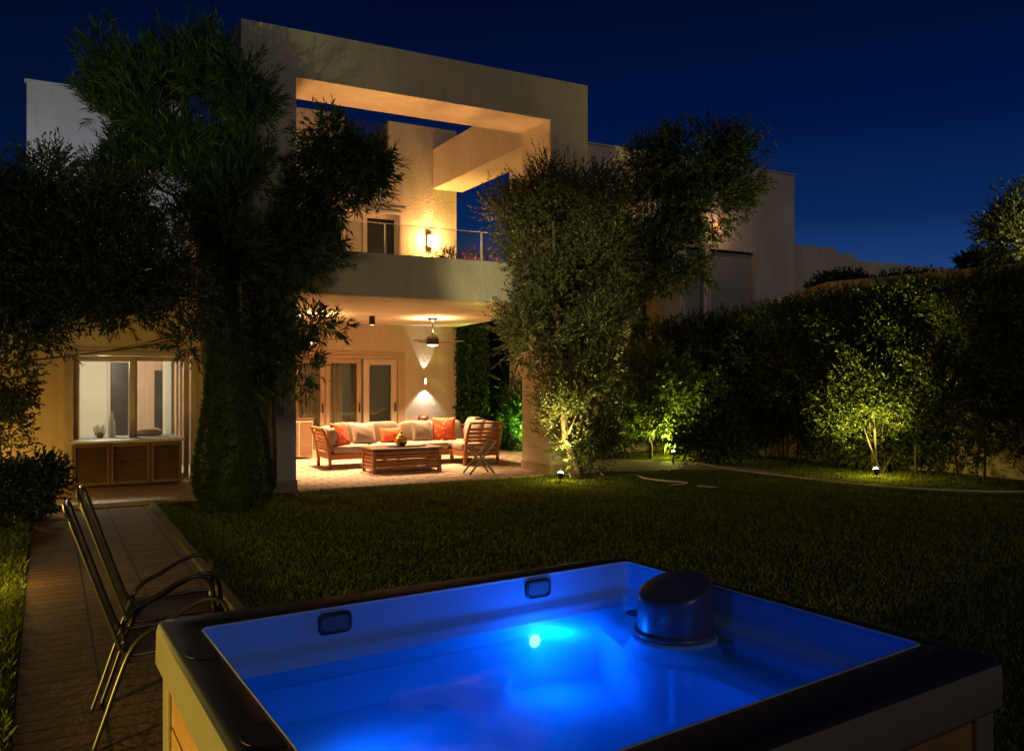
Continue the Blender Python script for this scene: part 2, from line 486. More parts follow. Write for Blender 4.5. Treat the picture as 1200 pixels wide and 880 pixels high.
# ------------------------------------------------------------------ leaves
class Leaves:
    def __init__(s, seed): s.rng = np.random.default_rng(seed); s.q = []
    def clumps(s, p, f=1.0):
        return (np.sin(p[:, 0]*4.1*f + 1.3*np.sin(p[:, 2]*3.1*f)) + np.sin(p[:, 1]*4.7*f + 2) + np.sin(p[:, 2]*5.3*f + 1.1*np.sin(p[:, 0]*2.9*f))) / 3
    def shoots(s, base, out, nleaf, L, leaf, width, up=.5, jit=.5, spread=45, droop=0.0):
        rng = s.rng; n = len(base)
        ax = out + rng.normal(0, jit, (n, 3)); ax[:, 2] += up
        ax /= np.linalg.norm(ax, axis=1, keepdims=True) + 1e-9
        tt = np.linspace(.1, 1, nleaf)[None, :, None]
        LL = L * rng.uniform(.6, 1.3, (n, 1, 1))
        p = base[:, None, :] + ax[:, None, :] * tt * LL
        if droop: p = p - np.array([0, 0, 1.0]) * droop * (tt * LL) ** 2 / max(L, .01)
        ref = rng.normal(0, 1, (n, nleaf, 3))
        a = np.broadcast_to(ax[:, None, :], p.shape)
        ref -= a * (ref * a).sum(2, keepdims=True)
        ref /= np.linalg.norm(ref, axis=2, keepdims=True) + 1e-9
        th = np.radians(spread) * rng.uniform(.5, 1.3, (n, nleaf, 1)) * (1.15 - .5 * tt)
        d = a * np.cos(th) + ref * np.sin(th)
        side = np.cross(d, a + rng.normal(0, .4, p.shape)); side /= np.linalg.norm(side, axis=2, keepdims=True) + 1e-9
        nrm = np.cross(side, d)
        ln = leaf * rng.uniform(.65, 1.3, (n, nleaf, 1)); wd = width * rng.uniform(.7, 1.25, (n, nleaf, 1))
        v0 = p; v2 = p + d * ln - np.array([0, 0, 1.0]) * ln * .12
        mid = p + d * ln * .48
        v1 = mid + side * wd / 2 + nrm * wd * .22; v3 = mid - side * wd / 2 + nrm * wd * .22
        s.q.append(np.stack([v0, v1, v2, v3], 2).reshape(-1, 4, 3))
    def blobs(s, blobs, n, nleaf, L, leaf, width, carve=.0, inner=.45, **k):
        """blobs: (centre, (rx,ry,rz))"""
        rng = s.rng
        wts = np.array([(b[1][0]*b[1][1]*b[1][2]) ** (2/3) for b in blobs]); wts /= wts.sum()
        for b, wt in zip(blobs, wts):
            m = max(4, int(n * wt * 1.6))
            d = rng.normal(0, 1, (m, 3)); d /= np.linalg.norm(d, axis=1, keepdims=True)
            r = inner + (1 - inner) * rng.random((m, 1)) ** .7
            r *= 1 + .16 * np.sin(d[:, :1]*7 + b[0][0]*3) * np.sin(d[:, 2:]*6 + b[0][2]*5)
            p = np.array(b[0]) + d * r * np.array(b[1])
            keep = s.clumps(p, 1.1) > rng.normal(carve - .25, .25, m)
            p, d = p[keep][:int(n*wt)+4], d[keep][:int(n*wt)+4]
            s.shoots(p, d, nleaf, L, leaf, width, **k)
    def build(s, name, mt, parent):
        q = np.concatenate(s.q).astype(np.float32); n = len(q)
        inv = root_matrix(parent).inverted()
        v = q.reshape(-1, 3)
        A = np.array(inv.to_3x3(), dtype=np.float32); t = np.array(inv.translation, dtype=np.float32)
        v = v @ A.T + t
        me = bpy.data.meshes.new(name)
        me.vertices.add(4*n); me.vertices.foreach_set('co', v.ravel())
        me.loops.add(4*n); me.loops.foreach_set('vertex_index', np.arange(4*n, dtype=np.int32))
        me.polygons.add(n); me.polygons.foreach_set('loop_start', np.arange(0, 4*n, 4, dtype=np.int32))
        me.update(calc_edges=True); me.validate()
        return link_mesh(name, me, mt, parent)

def pblob(px, py, Y, rx, ry, depth=None):
    c = at(px, py, Y); k = Y / 1000
    return (tuple(c), (rx*k, (depth if depth else (rx+ry)/2*k), ry*k))

def limbs(mb, stem, r0, r1, blobs, rl, rng):
    n = len(stem)
    mb.tube(stem, [r0 + (r1 - r0) * i / (n-1) for i in range(n)], 9)
    for c, rad in blobs:
        c = Vector(c)
        k = min(range(max(1, n//3), n), key=lambda i: (stem[i] - c).length + (.8 if stem[i].z > c.z else 0))
        a = stem[k]; m = a.lerp(c, .5) + Vector((rng.uniform(-.15, .15), rng.uniform(-.15, .15), rng.uniform(-.05, .25)))
        mb.tube([a, m, c], [rl, rl*.7, rl*.4], 6)
        for j in range(6):
            d = Vector((rng.uniform(-1, 1)*rad[0], rng.uniform(-1, 1)*rad[1], rng.uniform(-.6, 1)*rad[2])) * .8
            mb.tube([m.lerp(c, rng.uniform(.2, .9)), c + d*.5 + Vector((0, 0, .05)), c + d], [rl*.4, rl*.3, rl*.12], 5)

def tree(name, label, cat, base, stem, r0, r1, blobs, leaves, lm, rl=.03, seed=1, group=None, crown='crown'):
    rng = random.Random(seed)
    o = thing(name, label, cat, base, 0, group)
    mb = MB(); limbs(mb, [Vector(p) for p in stem], r0, r1, blobs, rl, rng)
    mb.build('trunk', M['bark'], o, world=True)
    L = Leaves(seed)
    for kw in leaves: L.blobs(blobs, **kw)
    L.build(crown, M[lm], o)
    return o

# ================================================================== GROUND
def sheet(name, mt, pts, z, thick=None):
    mb = MB()
    if thick: mb.prism([(p[0], p[1]) for p in pts], z - thick, z)
    else: mb.face([(p[0], p[1], z) for p in pts])
    o = mb.build(name, mt)
    o['kind'] = 'structure'
    return o
def house_sheet(name, mt, s0, s1, t0, t1, z, thick=None):
    o = thing('tmp', None, None, HO, HA)
    mb = MB()
    mb.box(s0, s1, t0, t1, z - (thick or .04), z)
    bpy.data.objects.remove(o)
    ob = mb.build(name, mt)
    ob.location = HO; ob.rotation_euler = (0, 0, HA)
    ob['kind'] = 'structure'
    return ob
sheet('lawn', M['soil'], [(-150, -60), (150, -60), (150, 200), (-150, 200)], 0)
house_sheet('path', M['path'], -3.42, -2.08, -15, -.32, .012)
house_sheet('terrace', M['terrace'], -5.4, -.82, -.32, 2.0, .07, .1)
house_sheet('patio_floor', M['patio'], 0.0, 5.6, -.06, 5.2, .035, .1)
house_sheet('kerb', M['kerb'], -2.08, -2.01, -14, -.33, .06, .1)
gp = [gnd(*p) for p in [(560, 526), (620, 530), (700, 536.5), (770, 540), (860, 546.5), (930, 555), (900, 556), (850, 551.5), (800, 551), (740, 553), (690, 553), (640, 551), (560, 547)]]
gp = [p + (Vector((-.4, .2, 0)) if i in (0, 12) else Vector()) for i, p in enumerate(gp)]
sheet('garden_path', M['gravel'], gp, .010)

# grass blades
def in_poly(x, y, poly):
    r = np.zeros(len(x), bool); n = len(poly)
    for i in range(n):
        x1, y1 = poly[i][0], poly[i][1]; x2, y2 = poly[(i+1) % n][0], poly[(i+1) % n][1]
        c = ((y1 > y) != (y2 > y)) & (x < (x2-x1)*(y-y1)/(y2-y1+1e-12)+x1)
        r ^= c
    return r
TUB = dict(FL=Vector((-1.25, 2.98)), F=Vector((.494, 4.05)), R=Vector((1.503, 2.59)), NL=Vector((-.309, 1.37)))
def grass(name, label, n, region, hmin, hmax, seed):
    rng = np.random.default_rng(seed)
    x, y = region(rng, n)
    dx, dy = x - HO.x, y - HO.y
    s = dx*U.x + dy*U.y; t = dx*V.x + dy*V.y
    bad = (s > -3.43) & (s < -2.005) & (t < -.3)
    bad |= (s > -5.4) & (s < -.80) & (t > -.34)
    bad |= (s > -.85) & (s < 5.62) & (t > -.05)
    bad |= (s > 6.3) & (t > 3.0)
    bad |= in_poly(x, y, gp) | in_poly(x, y, [TUB[k] for k in ('FL', 'F', 'R', 'NL')])
    x, y = x[~bad], y[~bad]; n = len(x)
    patch = .85 + .16*np.sin(x*1.7+np.sin(y*1.1)*2)*np.sin(y*2.3+1) + .10*np.sin(x*6+y*5)*np.sin(y*3.1-x)
    h = rng.uniform(hmin, hmax, n) * np.clip(patch, .6, 1.1)
    a = rng.uniform(0, 2*np.pi, n); wdt = rng.uniform(.0035, .007, n) * (1 + np.clip(y - 5, 0, 12) * .12)
    lean = rng.uniform(.1, .9, n) * h; la = rng.uniform(0, 2*np.pi, n)
    b0 = np.stack([x - np.cos(a)*wdt, y - np.sin(a)*wdt, np.zeros(n)], 1)
    b1 = np.stack([x + np.cos(a)*wdt, y + np.sin(a)*wdt, np.zeros(n)], 1)
    tip = np.stack([x + np.cos(la)*lean, y + np.sin(la)*lean, h], 1)
    m0 = np.stack([x - np.cos(a)*wdt*.6 + np.cos(la)*lean*.35, y - np.sin(a)*wdt*.6 + np.sin(la)*lean*.35, h*.6], 1)
    q = np.stack([b0, b1, tip, m0], 1).reshape(-1, 3).astype(np.float32)
    me = bpy.data.meshes.new(name)
    me.vertices.add(4*n); me.vertices.foreach_set('co', q.ravel())
    me.loops.add(4*n); me.loops.foreach_set('vertex_index', np.arange(4*n, dtype=np.int32))
    me.polygons.add(n); me.polygons.foreach_set('loop_start', np.arange(0, 4*n, 4, dtype=np.int32))
    me.update(calc_edges=True)
    o = link_mesh(name, me, M['blade'])
    tag(o, label, 'grass', kind='stuff')
    return o
def reg_lawn(rng, n):
    y = 3.2 + 17 * rng.random(n) ** 1.15
    x = rng.uniform(-5.2, 9.5, n)
    k = np.abs(x) < .68*y + 1.0
    return x[k], y[k]
def reg_left(rng, n):
    t = rng.uniform(-14, -.2, n); s = rng.uniform(-5.6, -3.45, n)
    return HO.x + s*U.x + t*V.x, HO.y + s*U.y + t*V.y
grass('lawn_grass', 'short dark green lawn grass between hot tub and patio', 420000, reg_lawn, .022, .045, 3)
grass('verge_grass', 'rough grass verge along the left edge of tiled path', 60000, reg_left, .04, .10, 4)

# ================================================================== VILLA
villa = thing('villa', 'modern cream stucco villa with square portal frame, balcony and lit patio', 'house', HO, HA)
PT = 5.2       # plane of the recessed back wall
CR = 5.05      # its right corner

mb = MB()
mb.prism_y([(-.80, 0), (0, 0), (0, 6.21), (4.44, 6.21), (4.44, 0), (5.22, 0), (5.22, 6.93), (-.80, 6.93)], 0, 1.0)
pf = mb.build('portal_frame', M['stucco_rough'], villa)
for a, b in ((-.80, 0), (4.44, 5.22)):
    m2 = MB()
    e = .018
    m2.box(a - e, b + e, -e, 1.0 + e, 0, .19, .006)
    m2.build('plinth', M['plinth'], villa)
mb = MB(); mb.box(4.46, 5.20, 1.003, PT - .003, 6.0, 6.90); mb.build('side_beam', M['stucco_rough'], villa)

# balcony
mb = MB(); mb.box(.003, 4.437, .02, .22, 2.99, 3.67, .008); mb.build('parapet', M['stucco'], villa)
mb = MB()
def slab(a, b, t0, t1):
    zb = lambda t: 3.0 - .13 * t / PT
    P = [(a, t0), (b, t0), (b, t1), (a, t1)]
    lo_ = [mb.bm.verts.new((x, y, zb(y))) for x, y in P]; hi_ = [mb.bm.verts.new((x, y, 3.2)) for x, y in P]
    mb.bm.faces.new(lo_[::-1]); mb.bm.faces.new(hi_)
    for i in range(4):
        j = (i+1) % 4; mb.bm.faces.new((lo_[i], lo_[j], hi_[j], hi_[i]))
slab(.003, 4.437, .223, 1.0)
slab(-.097, CR, 1.003, PT - .003)
mb.build('balcony_slab', M['ceiling'], villa)
gl = MB()
gl.box(.02, 4.42, .115, .127, 3.675, 4.16)
rail = gl.build('glass_railing', M['glass_rail'], villa)
gl = MB(); gl.box(CR - .06, CR - .048, 1.05, PT - .03, 3.21, 4.16); gl.build('glass_railing', M['glass_rail'], villa)
for x in (1.45, 3.16):
    p = MB(); p.box(x - .012, x + .012, .10, .142, 3.672, 4.165, .003); p.build('rail_post', M['frame_white'], rail)
p = MB(); p.box(.02, 4.42, .112, .130, 4.1625, 4.168); p.build('rail_edge', M['frame_white'], rail)

# back wall (both storeys)
d_l = (bear(340, PT), bear(470, PT)); u_l = (1.75, 3.72)
mb = MB()
mb.wall(-.097, CR, .0, 7.4, PT, PT + .35, holes=[(d_l[0], d_l[1], .06, 2.20), (u_l[0], u_l[1], 3.2, 5.40), (2.39, 3.40, 6.45, 7.5)])
mb.build('back_wall', M['stucco_rough'], villa)
mb = MB(); mb.box(2.395, 3.395, PT + .10, PT + .112, 6.452, 7.36); mb.build('roof_glass', M['glass_rail'], villa)
mb = MB()
mb.wall(-.8, CR, 0, 6.4, PT + 5.5, PT + 5.8)
mb.box(-.8, CR, PT + .353, PT + 5.497, 6.1, 6.44)
mb.box(CR - .3, CR - .003, PT + .353, PT + 5.497, 0, 6.095)
mb.box(-.8, -.5, PT + .353, PT + 5.497, 3.4, 6.095)
mb.build('rear_storey', M['stucco'], villa)
# roof parapet returns so the two upstands read as blocks
mb = MB()
mb.box(3.40, 3.62, PT + .353, PT + 1.6, 6.45, 7.395); mb.box(CR - .22, CR, PT + .353, PT + 2.6, 6.45, 7.395)
mb.box(2.17, 2.39, PT + .353, PT + 1.6, 6.45, 7.395)
mb.build('roof_upstand', M['stucco'], villa)

# glazed sliding doors ------------------------------------------------
def sash(parent, x0, x1, z0, z1, y, fw, mt, gm, name='door', depth=.05, rail=None):
    f = MB()
    f.wall(x0, x1, z0, z1, y, y + depth, holes=[(x0 + fw, x1 - fw, z0 + (rail or fw), z1 - fw)])
    d = f.build(name, mt, parent)
    g = MB(); g.box(x0 + fw, x1 - fw, y + depth*.4, y + depth*.6, z0 + (rail or fw), z1 - fw); g.build('pane', gm, d)
    return d
a, b = d_l
f = MB()
f.wall(a + .003, b - .003, .06, 2.197, PT - .02, PT + .12, holes=[(a + .07, b - .07, .0, 2.12)])
f.build('door_frame', M['frame'], villa)
f = MB(); f.wall(a - .09, b + .09, .06, 2.28, PT - .012, PT - .001, holes=[(a, b, .0, 2.2)]); f.build('architrave', M['frame'], villa)
for i, (x0, x1) in enumerate([(bear(345, PT), bear(381, PT)), (bear(382, PT), bear(424, PT)), (bear(427, PT), bear(466, PT))]):
    d = sash(villa, x0, x1, .065, 2.115, PT + .03 + .012*i, .10 if i < 2 else .13, M['frame_white'] if i == 2 else M['frame'], M['glass'], 'door', .05, None if i < 2 else .5)
    h = MB(); h.box(x1 - .06, x1 - .035, PT - .01 + .012*i, PT + .028 + .012*i, .95, 1.15, .004); h.build('handle', M['dark'], d)
c = MB()
n = 90
for (x0, x1) in ((a + .1, bear(405, PT)), (bear(415, PT), bear(426, PT))):
    pts = [(x0 + (x1 - x0)*i/n, PT + .26 + .025*math.sin(i*.9)) for i in range(n + 1)]
    for i in range(n):
        (xa, ya), (xb, yb) = pts[i], pts[i+1]
        c.face([(xa, ya, .1), (xb, yb, .1), (xb, yb, 2.3), (xa, ya, 2.3)])
c.build('curtain', M['curtain'], villa, normals=False)
r_ = MB()
r_.box(-.09, CR - .31, PT + 3.6, PT + 3.7, .0, 2.9)
r_.box(-.09, -.01, PT + .36, PT + 3.597, .0, 2.9)
r_.box(-.09, CR - .31, PT + .36, PT + 3.597, .02, .05)
r_.box(-.09, CR - .31, PT + .36, PT + 3.597, 2.905, 3.0)
r_.build('living_room_shell', M['room'], villa)
# upper sliding door
a, b = u_l
f = MB()
f.wall(a + .003, b - .003, 3.2, 5.397, PT - .03, PT + .14, holes=[(a + .06, b - .06, 3.1, 5.33)])
f.build('door_frame', M['frame_white'], villa)
f = MB(); f.wall(a - .10, b + .10, 3.2, 5.49, PT - .014, PT - .001, holes=[(a, b, 3.0, 5.4)]); f.build('architrave', M['frame_white'], villa)
mdl = bear(428, PT)
sh = MB()
sh.box(a + .06, mdl - .05, PT + .05, PT + .09, 3.21, 5.32)
k = 3.25
while k < 5.25:
    sh.box(a + .10, mdl - .09, PT + .038, PT + .0495, k, k + .045); k += .055
sh.build('shutter', M['frame_white'], villa)
sash(villa, mdl - .04, b - .065, 3.21, 5.32, PT + .04, .10, M['frame_white'], M['glass'], 'door')
r_ = MB(); r_.box(a, b, PT + .353, PT + .40, 3.2, 5.5); r_.build('dark_blind', M['room_dark'], villa)

# left wing ----------------------------------------------------------
WT = 2.0
w0, w1 = -2.99, -1.13
mb = MB()
mb.wall(-6.2, -.1, 0, 3.38, WT, WT + .25, holes=[(w0, w1, .07, 2.13)])
mb.build('wing_wall', M['ochre'], villa)
mb = MB()
mb.box(-6.2, -.1, WT + .253, PT + 3.0, 2.75, 3.05)
mb.box(-.35, -.1, WT + .253, PT - .003, .0, 2.747); mb.box(-6.2, -5.95, WT + .253, PT + 3.0, .0, 2.747)
mb.box(-.35, -.1, WT + .253, PT - .003, 3.053, 3.38)
mb.build('wing_roof', M['ochre'], villa)
f = MB(); f.wall(w0 + .003, w1 - .003, .073, 2.127, WT - .03, WT + .15, holes=[(w0 + .07, w1 - .07, .0, 2.06)]); f.build('window_frame', M['frame'], villa)
f = MB(); f.wall(w0 - .06, w1 + .06, .073, 2.19, WT - .014, WT - .001, holes=[(w0, w1, .0, 2.13)]); f.build('architrave', M['frame'], villa)
wm = bear(157, WT)
sash(villa, w0 + .073, wm + .02, .08, 2.055, WT + .03, .085, M['frame'], M['glass'], 'sliding_window')
sash(villa, wm - .02, bear(222, WT), .08, 2.055, WT + .085, .075, M['frame'], M['glass'], 'sliding_window')
# wing room
RB = WT + 3.6
rm = MB()
rm.box(-4.2, -.45, RB, RB + .1, .05, 2.2)
rm.box(-4.3, -4.2, WT + .26, RB + .1, .05, 2.2)
rm.box(-.45, -.36, WT + .26, RB + .1, .05, 2.2)
rm.box(-4.3, -.36, WT + .26, RB + .1, 2.202, 2.3)
rm.box(-4.3, -.36, WT + .26, RB + .1, .02, .048)
room = rm.build('bedroom_shell', M['room'], villa)
def rb(name, m, px0, px1, t0, t1, z0, z1):
    mbx = MB(); mbx.box(bear(px0, t0), bear(px1, t0), t0, t1, z0, z1, .006); return mbx.build(name, m, villa)
rb('interior_door', M['room_dark'], 130, 150, RB - .06, RB - .002, .05, 2.0)
rb('wardrobe', M['room_pink'], 161, 192, RB - .5, RB - .003, .05, 2.05)
rb('wardrobe_door', M['room_dark'], 181, 190, RB - .53, RB - .502, .05, 1.85)
rb('door_casing', M['frame_white'], 126, 129.5, RB - .08, RB - .002, .05, 2.08)
rb('column', M['room'], 193, 201, RB - .9, RB - .55, .05, 2.197)
cu = MB()
for i in range(60):
    x0 = bear(203, RB - 1.2) + .5*i/60; x1 = x0 + .5/60
    cu.face([(x0, RB - 1.2 + .02*math.sin(i*.8), .06), (x1, RB - 1.2 + .02*math.sin(i*.8+.8), .06), (x1, RB - 1.2 + .02*math.sin(i*.8+.8), 2.3), (x0, RB - 1.2 + .02*math.sin(i*.8), 2.3)])
cu.build('curtain', M['room_pink'], villa, normals=False)
# set-back upper block on the left
mb = MB()
BT = 6.3
mb.box(-3.62, -.81, BT, BT + 5, 3.053, 7.46)
mb.box(-3.66, -.79, BT - .03, BT + .22, 7.463, 7.50)
mb.build('upper_block', M['white'], villa)

# ================================================================== lamps on the villa
def wall_light(label, s_, t_, z_, mb_, pow_up, pow_dn, col, size=.085, h=.2, up=48, dn=95, group=None, bulb=None, glow=0):
    o = thing('wall_light', label, 'lamp', W(s_, t_, z_), HA, group)
    m = MB(); m.wall(-size/2, size/2, -h/2, h/2, -.10, -.03, holes=[(-size*.24, size*.24, -h*.3, h*.3)]); m.build('housing', M['frame_white'], o)
    m = MB(); m.box(-size*.35, size*.35, -.03, -.004, -h*.35, h*.35); m.build('back_plate', M['frame_white'], o)
    m = MB(); m.box(-size*.22, size*.22, -.085, -.045, -h*.28, h*.28, .01); m.build('bulb', mb_, o)
    lamp('SPOT', o, (0, -.10, h/2 + .01), pow_up, col, .012, up, .25, (0, .08, 1))
    lamp('SPOT', o, (0, -.12, -h/2 - .01), pow_dn, col, .02, dn, .5, (0, .05, -1))
    if glow: lamp('POINT', o, (0, -.16, 0), glow, col, .05)
    return o
wall_light('small white up-and-down wall lamp on rough patio wall behind sofa', bear(497, PT), PT, 1.62, M['bulb_white'], 24, 40, (1, .92, .80), group=None)
wall_light('bright warm lamp on balcony wall beside the upstairs door', bear(502, PT), PT, 4.80, M['bulb_warm'], 60, 30, (1, .46, .15), .10, .26, 36, 90, glow=170)
wall_light('extra warm wall lamp added behind leafy branch left of upstairs door', 1.15, PT, 4.80, M['bulb_warm'], 60, 30, (1, .46, .15), .10, .26, 36, 90, glow=170)  # extra lamp added to spread the orange light along the balcony
o = thing('assumed_roof_floodlight', 'assumed small floodlight added on the wing roof, hidden behind treetops', 'lamp', W(-3.0, 3.3, 3.055), HA)  # assumed lamp, added out of sight to light the white upper block
m = MB(); m.box(-.05, .05, -.04, .04, 0, .06, .01); m.build('bracket', M['dark'], o)
m = MB(); m.obox((0, .02, .12), (.18, .05, .12), Matrix.Rotation(R(-35), 3, 'X'), .012); m.build('head', M['dark'], o)
m = MB(); m.obox((0, .045, .137), (.15, .012, .09), Matrix.Rotation(R(-35), 3, 'X'), .003); m.build('lens', M['bulb_white'], o)
lamp('SPOT', o, (0, .09, .18), 190, (.84, .93, 1), .05, 120, .9, (-.25, 1, .78))

for s_u in (1.1, 3.3):
    o = thing('assumed_uplight', 'assumed unseen balcony uplight added behind the parapet, ' + ('left one' if s_u < 2 else 'right one'), 'lamp', W(s_u, .62, 3.2), HA, 'assumed balcony uplights')  # unseen uplights, assumed and added to brighten the frame soffit
    m = MB(); m.lathe([(.07, 0), (.07, .02), (.055, .03), (.05, .03)], seg=20); m.build('housing', M['dark'], o)
    m = MB(); m.lathe([(.045, .0305), (.03, .036), (.002, .037)], seg=16); m.build('lens', M['bulb_warm'], o)
    lamp('SPOT', o, (0, 0, .06), 270, (1, .45, .15), .04, 120, .9, (0, .12, 1))
def fan(label, s_, t_):
    zc = 3.0 - .13*t_/PT - .002
    o = thing('ceiling_fan', label, 'fan', W(s_, t_, zc), HA + R(-28), 'ceiling fans over the patio')
    m = MB(); m.lathe([(.02, -.075), (.07, -.06), (.10, -.02), (.105, 0)], seg=24); m.build('canopy', M['dark'], o)
    m = MB(); m.tube([(0, 0, -.06), (0, 0, -.34)], .013, 10); m.build('rod', M['dark'], o)
    m = MB(); m.lathe([(.125, -.54), (.132, -.50), (.125, -.43), (.095, -.36), (.04, -.325), (.02, -.32)], seg=28); m.build('motor', M['dark'], o)
    m = MB(); m.lathe([(.03, -.575), (.09, -.565), (.115, -.541)], seg=28); m.build('lens', M['fan_glow'], o)
    for k in range(3):
        an = k * 2*math.pi/3
        m = MB()
        rot = Matrix.Rotation(an, 3, 'Z') @ Matrix.Rotation(R(11), 3, 'X')
        m.obox(rot @ Vector((.36, 0, 0)) + Vector((0, 0, -.47)), (.52, .115, .012), rot, .004)
        m.build('blade', M['teak_top'], o)
    lamp('SPOT', o, (0, 0, -.60), 1200, (1, .58, .27), .09, 116, .7, (0, 0, -1))
    lamp('SPOT', o, (.0, 0, -.315), 230, (1, .56, .23), .06, 160, .6, (0, 0, 1))  # upward light added at the fan to brighten the ceiling
    return o
fan('black ceiling fan with round motor hanging in front of the patio wall lamp', bear(507, 3.29), 3.29)
fan('black ceiling fan near the left pillar, half hidden by a leafy branch', bear(366, 3.29), 3.29)

zc = 3.0 - .13*3.3/PT - .003
o = thing('ceiling_spotlight', 'small black cylinder spotlight on the patio ceiling', 'lamp', W(bear(436, 3.3), 3.3, zc), HA)
m = MB(); m.lathe([(.055, -.17), (.06, -.165), (.06, -.004), (.055, 0)], seg=20); m.build('housing', M['dark'], o)
m = MB(); m.lathe([(.02, -.175), (.045, -.171)], seg=16); m.build('lens', M['fan_glow'], o)
lamp('SPOT', o, (0, 0, -.185), 1350, (1, .58, .27), .05, 112, .7, (0, -.05, -1))

# bedroom ceiling lamp, assumed as the source of the room light
o = thing('assumed_ceiling_lamp', 'assumed round lit ceiling lamp inside the bedroom behind the wing window', 'lamp', W(-2.4, WT + 1.7, 2.20), HA)
m = MB(); m.lathe([(.02, -.09), (.12, -.075), (.17, -.03), (.18, 0)], seg=28); m.build('shade', M['fan_glow'], o)
lamp('POINT', o, (0, 0, -.2), 90, (1, .78, .53), .12)
# living room lamp, assumed for the light behind the patio doors
o = thing('assumed_table_lamp', 'assumed shaded lamp glowing inside the living room behind the patio doors', 'lamp', W(2.2, PT + 2.2, .05), HA)
m = MB(); m.lathe([(.14, 0), (.14, .03), (.02, .05), (.02, 1.2)], seg=16); m.build('stand', M['dark'], o)
m = MB(); m.lathe([(.16, 1.1), (.11, 1.4)], seg=20); m.build('shade', M['fan_glow'], o)
lamp('POINT', o, (0, 0, 1.55), 5, WARM, .1)

# ================================================================== patio furniture
FZ = .036
def hroot(name, label, cat, s_, t_, z_=FZ, group=None, turn=0.0):
    return thing(name, label, cat, W(s_, t_, z_), HA + turn, group)

so_ = hroot('corner_sofa', 'large L-shaped teak corner sofa with beige cushions on the patio', 'sofa', 0, 0, FZ)
# coordinates below are s,t,z
def curved_post(mb, s_, t_, lean, h, r=.032, axis='s'):
    pts = []
    for i in range(7):
        q = i/6
        off = lean * q**2.2
        pts.append((s_ + (off if axis == 's' else 0), t_ + (off if axis == 't' else 0), h*q))
    mb.tube(pts, r, 6)
    return pts
L0, L1, T0, T1 = 1.27, 4.40, 2.50, 3.30      # main run
RS0, RT0 = 3.68, 1.92                        # return
m = MB()
m.box(L0 + .04, RS0, T0, T0 + .05, .17, .27, .006); m.box(L0 + .04, L1, T1 - .05, T1, .17, .27, .006)
m.box(RS0, RS0 + .05, RT0 + .05, T0 + .05, .17, .27, .006); m.box(L1 - .05, L1, RT0 + .05, T1 - .05, .17, .27, .006)
m.box(RS0, L1, RT0, RT0 + .05, .17, .27, .006); m.box(L0, L0 + .04, T0, T1, .17, .27, .006)
for k in range(9):
    m.box(L0 + .05, L1 - .06, T0 + .07 + k*.08, T0 + .12 + k*.08, .24, .262)
m.build('seat_frame', M['teak'], so_)
for (x, y) in ((2.6, T0 + .03), (RS0 + .03, T0 + .03), (2.6, T1 - .03), (L1 - .03, T1 - .03)):
    lg = MB(); lg.box(x - .03, x + .03, y - .03, y + .03, 0, .169, .004); lg.build('leg', M['teak_up'], so_)
# left end panel (slatted, leaning outward)
m = MB()
pa = curved_post(m, L0, T0 + .02, -.13, .74); pb = curved_post(m, L0, T1 - .02, -.13, .74)
m.bar(pa[-1], pb[-1], .07, .035, .006)
for k in range(7):
    z = .20 + k*.072; q = z/.74; off = -.13*q**2.2
    m.bar((L0 + off, T0 + .04, z), (L0 + off, T1 - .04, z), .02, .046, .004)
m.build('end_panel', M['teak'], so_)
# right end panel
m = MB()
pa = curved_post(m, RS0 + .02, RT0, .12, .80); pb = curved_post(m, L1, RT0, .12, .80)
m.bar(pa[-1], pb[-1], .07, .035, .006)
for k in range(7):
    z = .24 + k*.074; off = .12*(z/.8)**2.2
    m.bar((RS0 + .04 + off, RT0, z), (L1 - .02 + off, RT0, z), .02, .046, .004)
m.build('end_panel', M['teak'], so_)
# backs
m = MB()
for k in range(5):
    z = .34 + k*.085
    m.bar((L0 - .02, T1 + .06*(z-.3), z), (L1 + .02, T1 + .06*(z-.3), z), .02, .05, .004)
for x in (1.9, 2.6, 3.3, 4.0): m.bar((x, T1 + .015, .1), (x, T1 + .06, .76), .04, .03)
m.build('backrest', M['teak'], so_)
m = MB()
for k in range(5):
    z = .34 + k*.085
    m.bar((L1 + .13*(z/.8)**2.2, RT0 + .03, z), (L1 + .13*(z/.8)**2.2, T1 - .03, z), .02, .05, .004)
m.build('backrest', M['teak'], so_)
# seat cushions
for (x0, x1, y0, y1) in ((L0 + .05, 2.08, T0 - .01, T1 - .14), (2.09, 2.88, T0 - .01, T1 - .14), (2.89, RS0 - .01, T0 - .01, T1 - .14), (RS0, L1 - .12, RT0 + .07, T0 + .02), (RS0, L1 - .12, T0 + .03, T1 - .14)):
    m = MB(); m.cushion(((x0+x1)/2, (y0+y1)/2, .345), (x1-x0, y1-y0, .16), None, .22, .35); m.build('seat_cushion', M['fabric_pale'], so_)
RX = lambda a: Matrix.Rotation(R(a), 3, 'X')
RY = lambda a: Matrix.Rotation(R(a), 3, 'Y')
RZ = lambda a: Matrix.Rotation(R(a), 3, 'Z')
for (x0, x1) in ((1.45, 2.1), (2.12, 2.84), (2.86, 3.5), (3.52, 4.2)):
    m = MB(); m.cushion(((x0+x1)/2, T1 - .12, .60), (x1-x0, .17, .42), RX(-10), .25, .45); m.build('back_cushion', M['fabric'], so_)
for (y0, y1) in ((RT0 + .06, 2.45), (2.47, 3.1)):
    m = MB(); m.cushion((L1 - .03, (y0+y1)/2, .61), (.17, y1-y0, .42), RY(10), .25, .45); m.build('back_cushion', M['fabric'], so_)
m = MB(); m.cushion((L0 + .07, (T0+T1)/2 - .05, .58), (.15, .62, .38), RY(-9), .25, .45); m.build('back_cushion', M['fabric_pale'], so_)

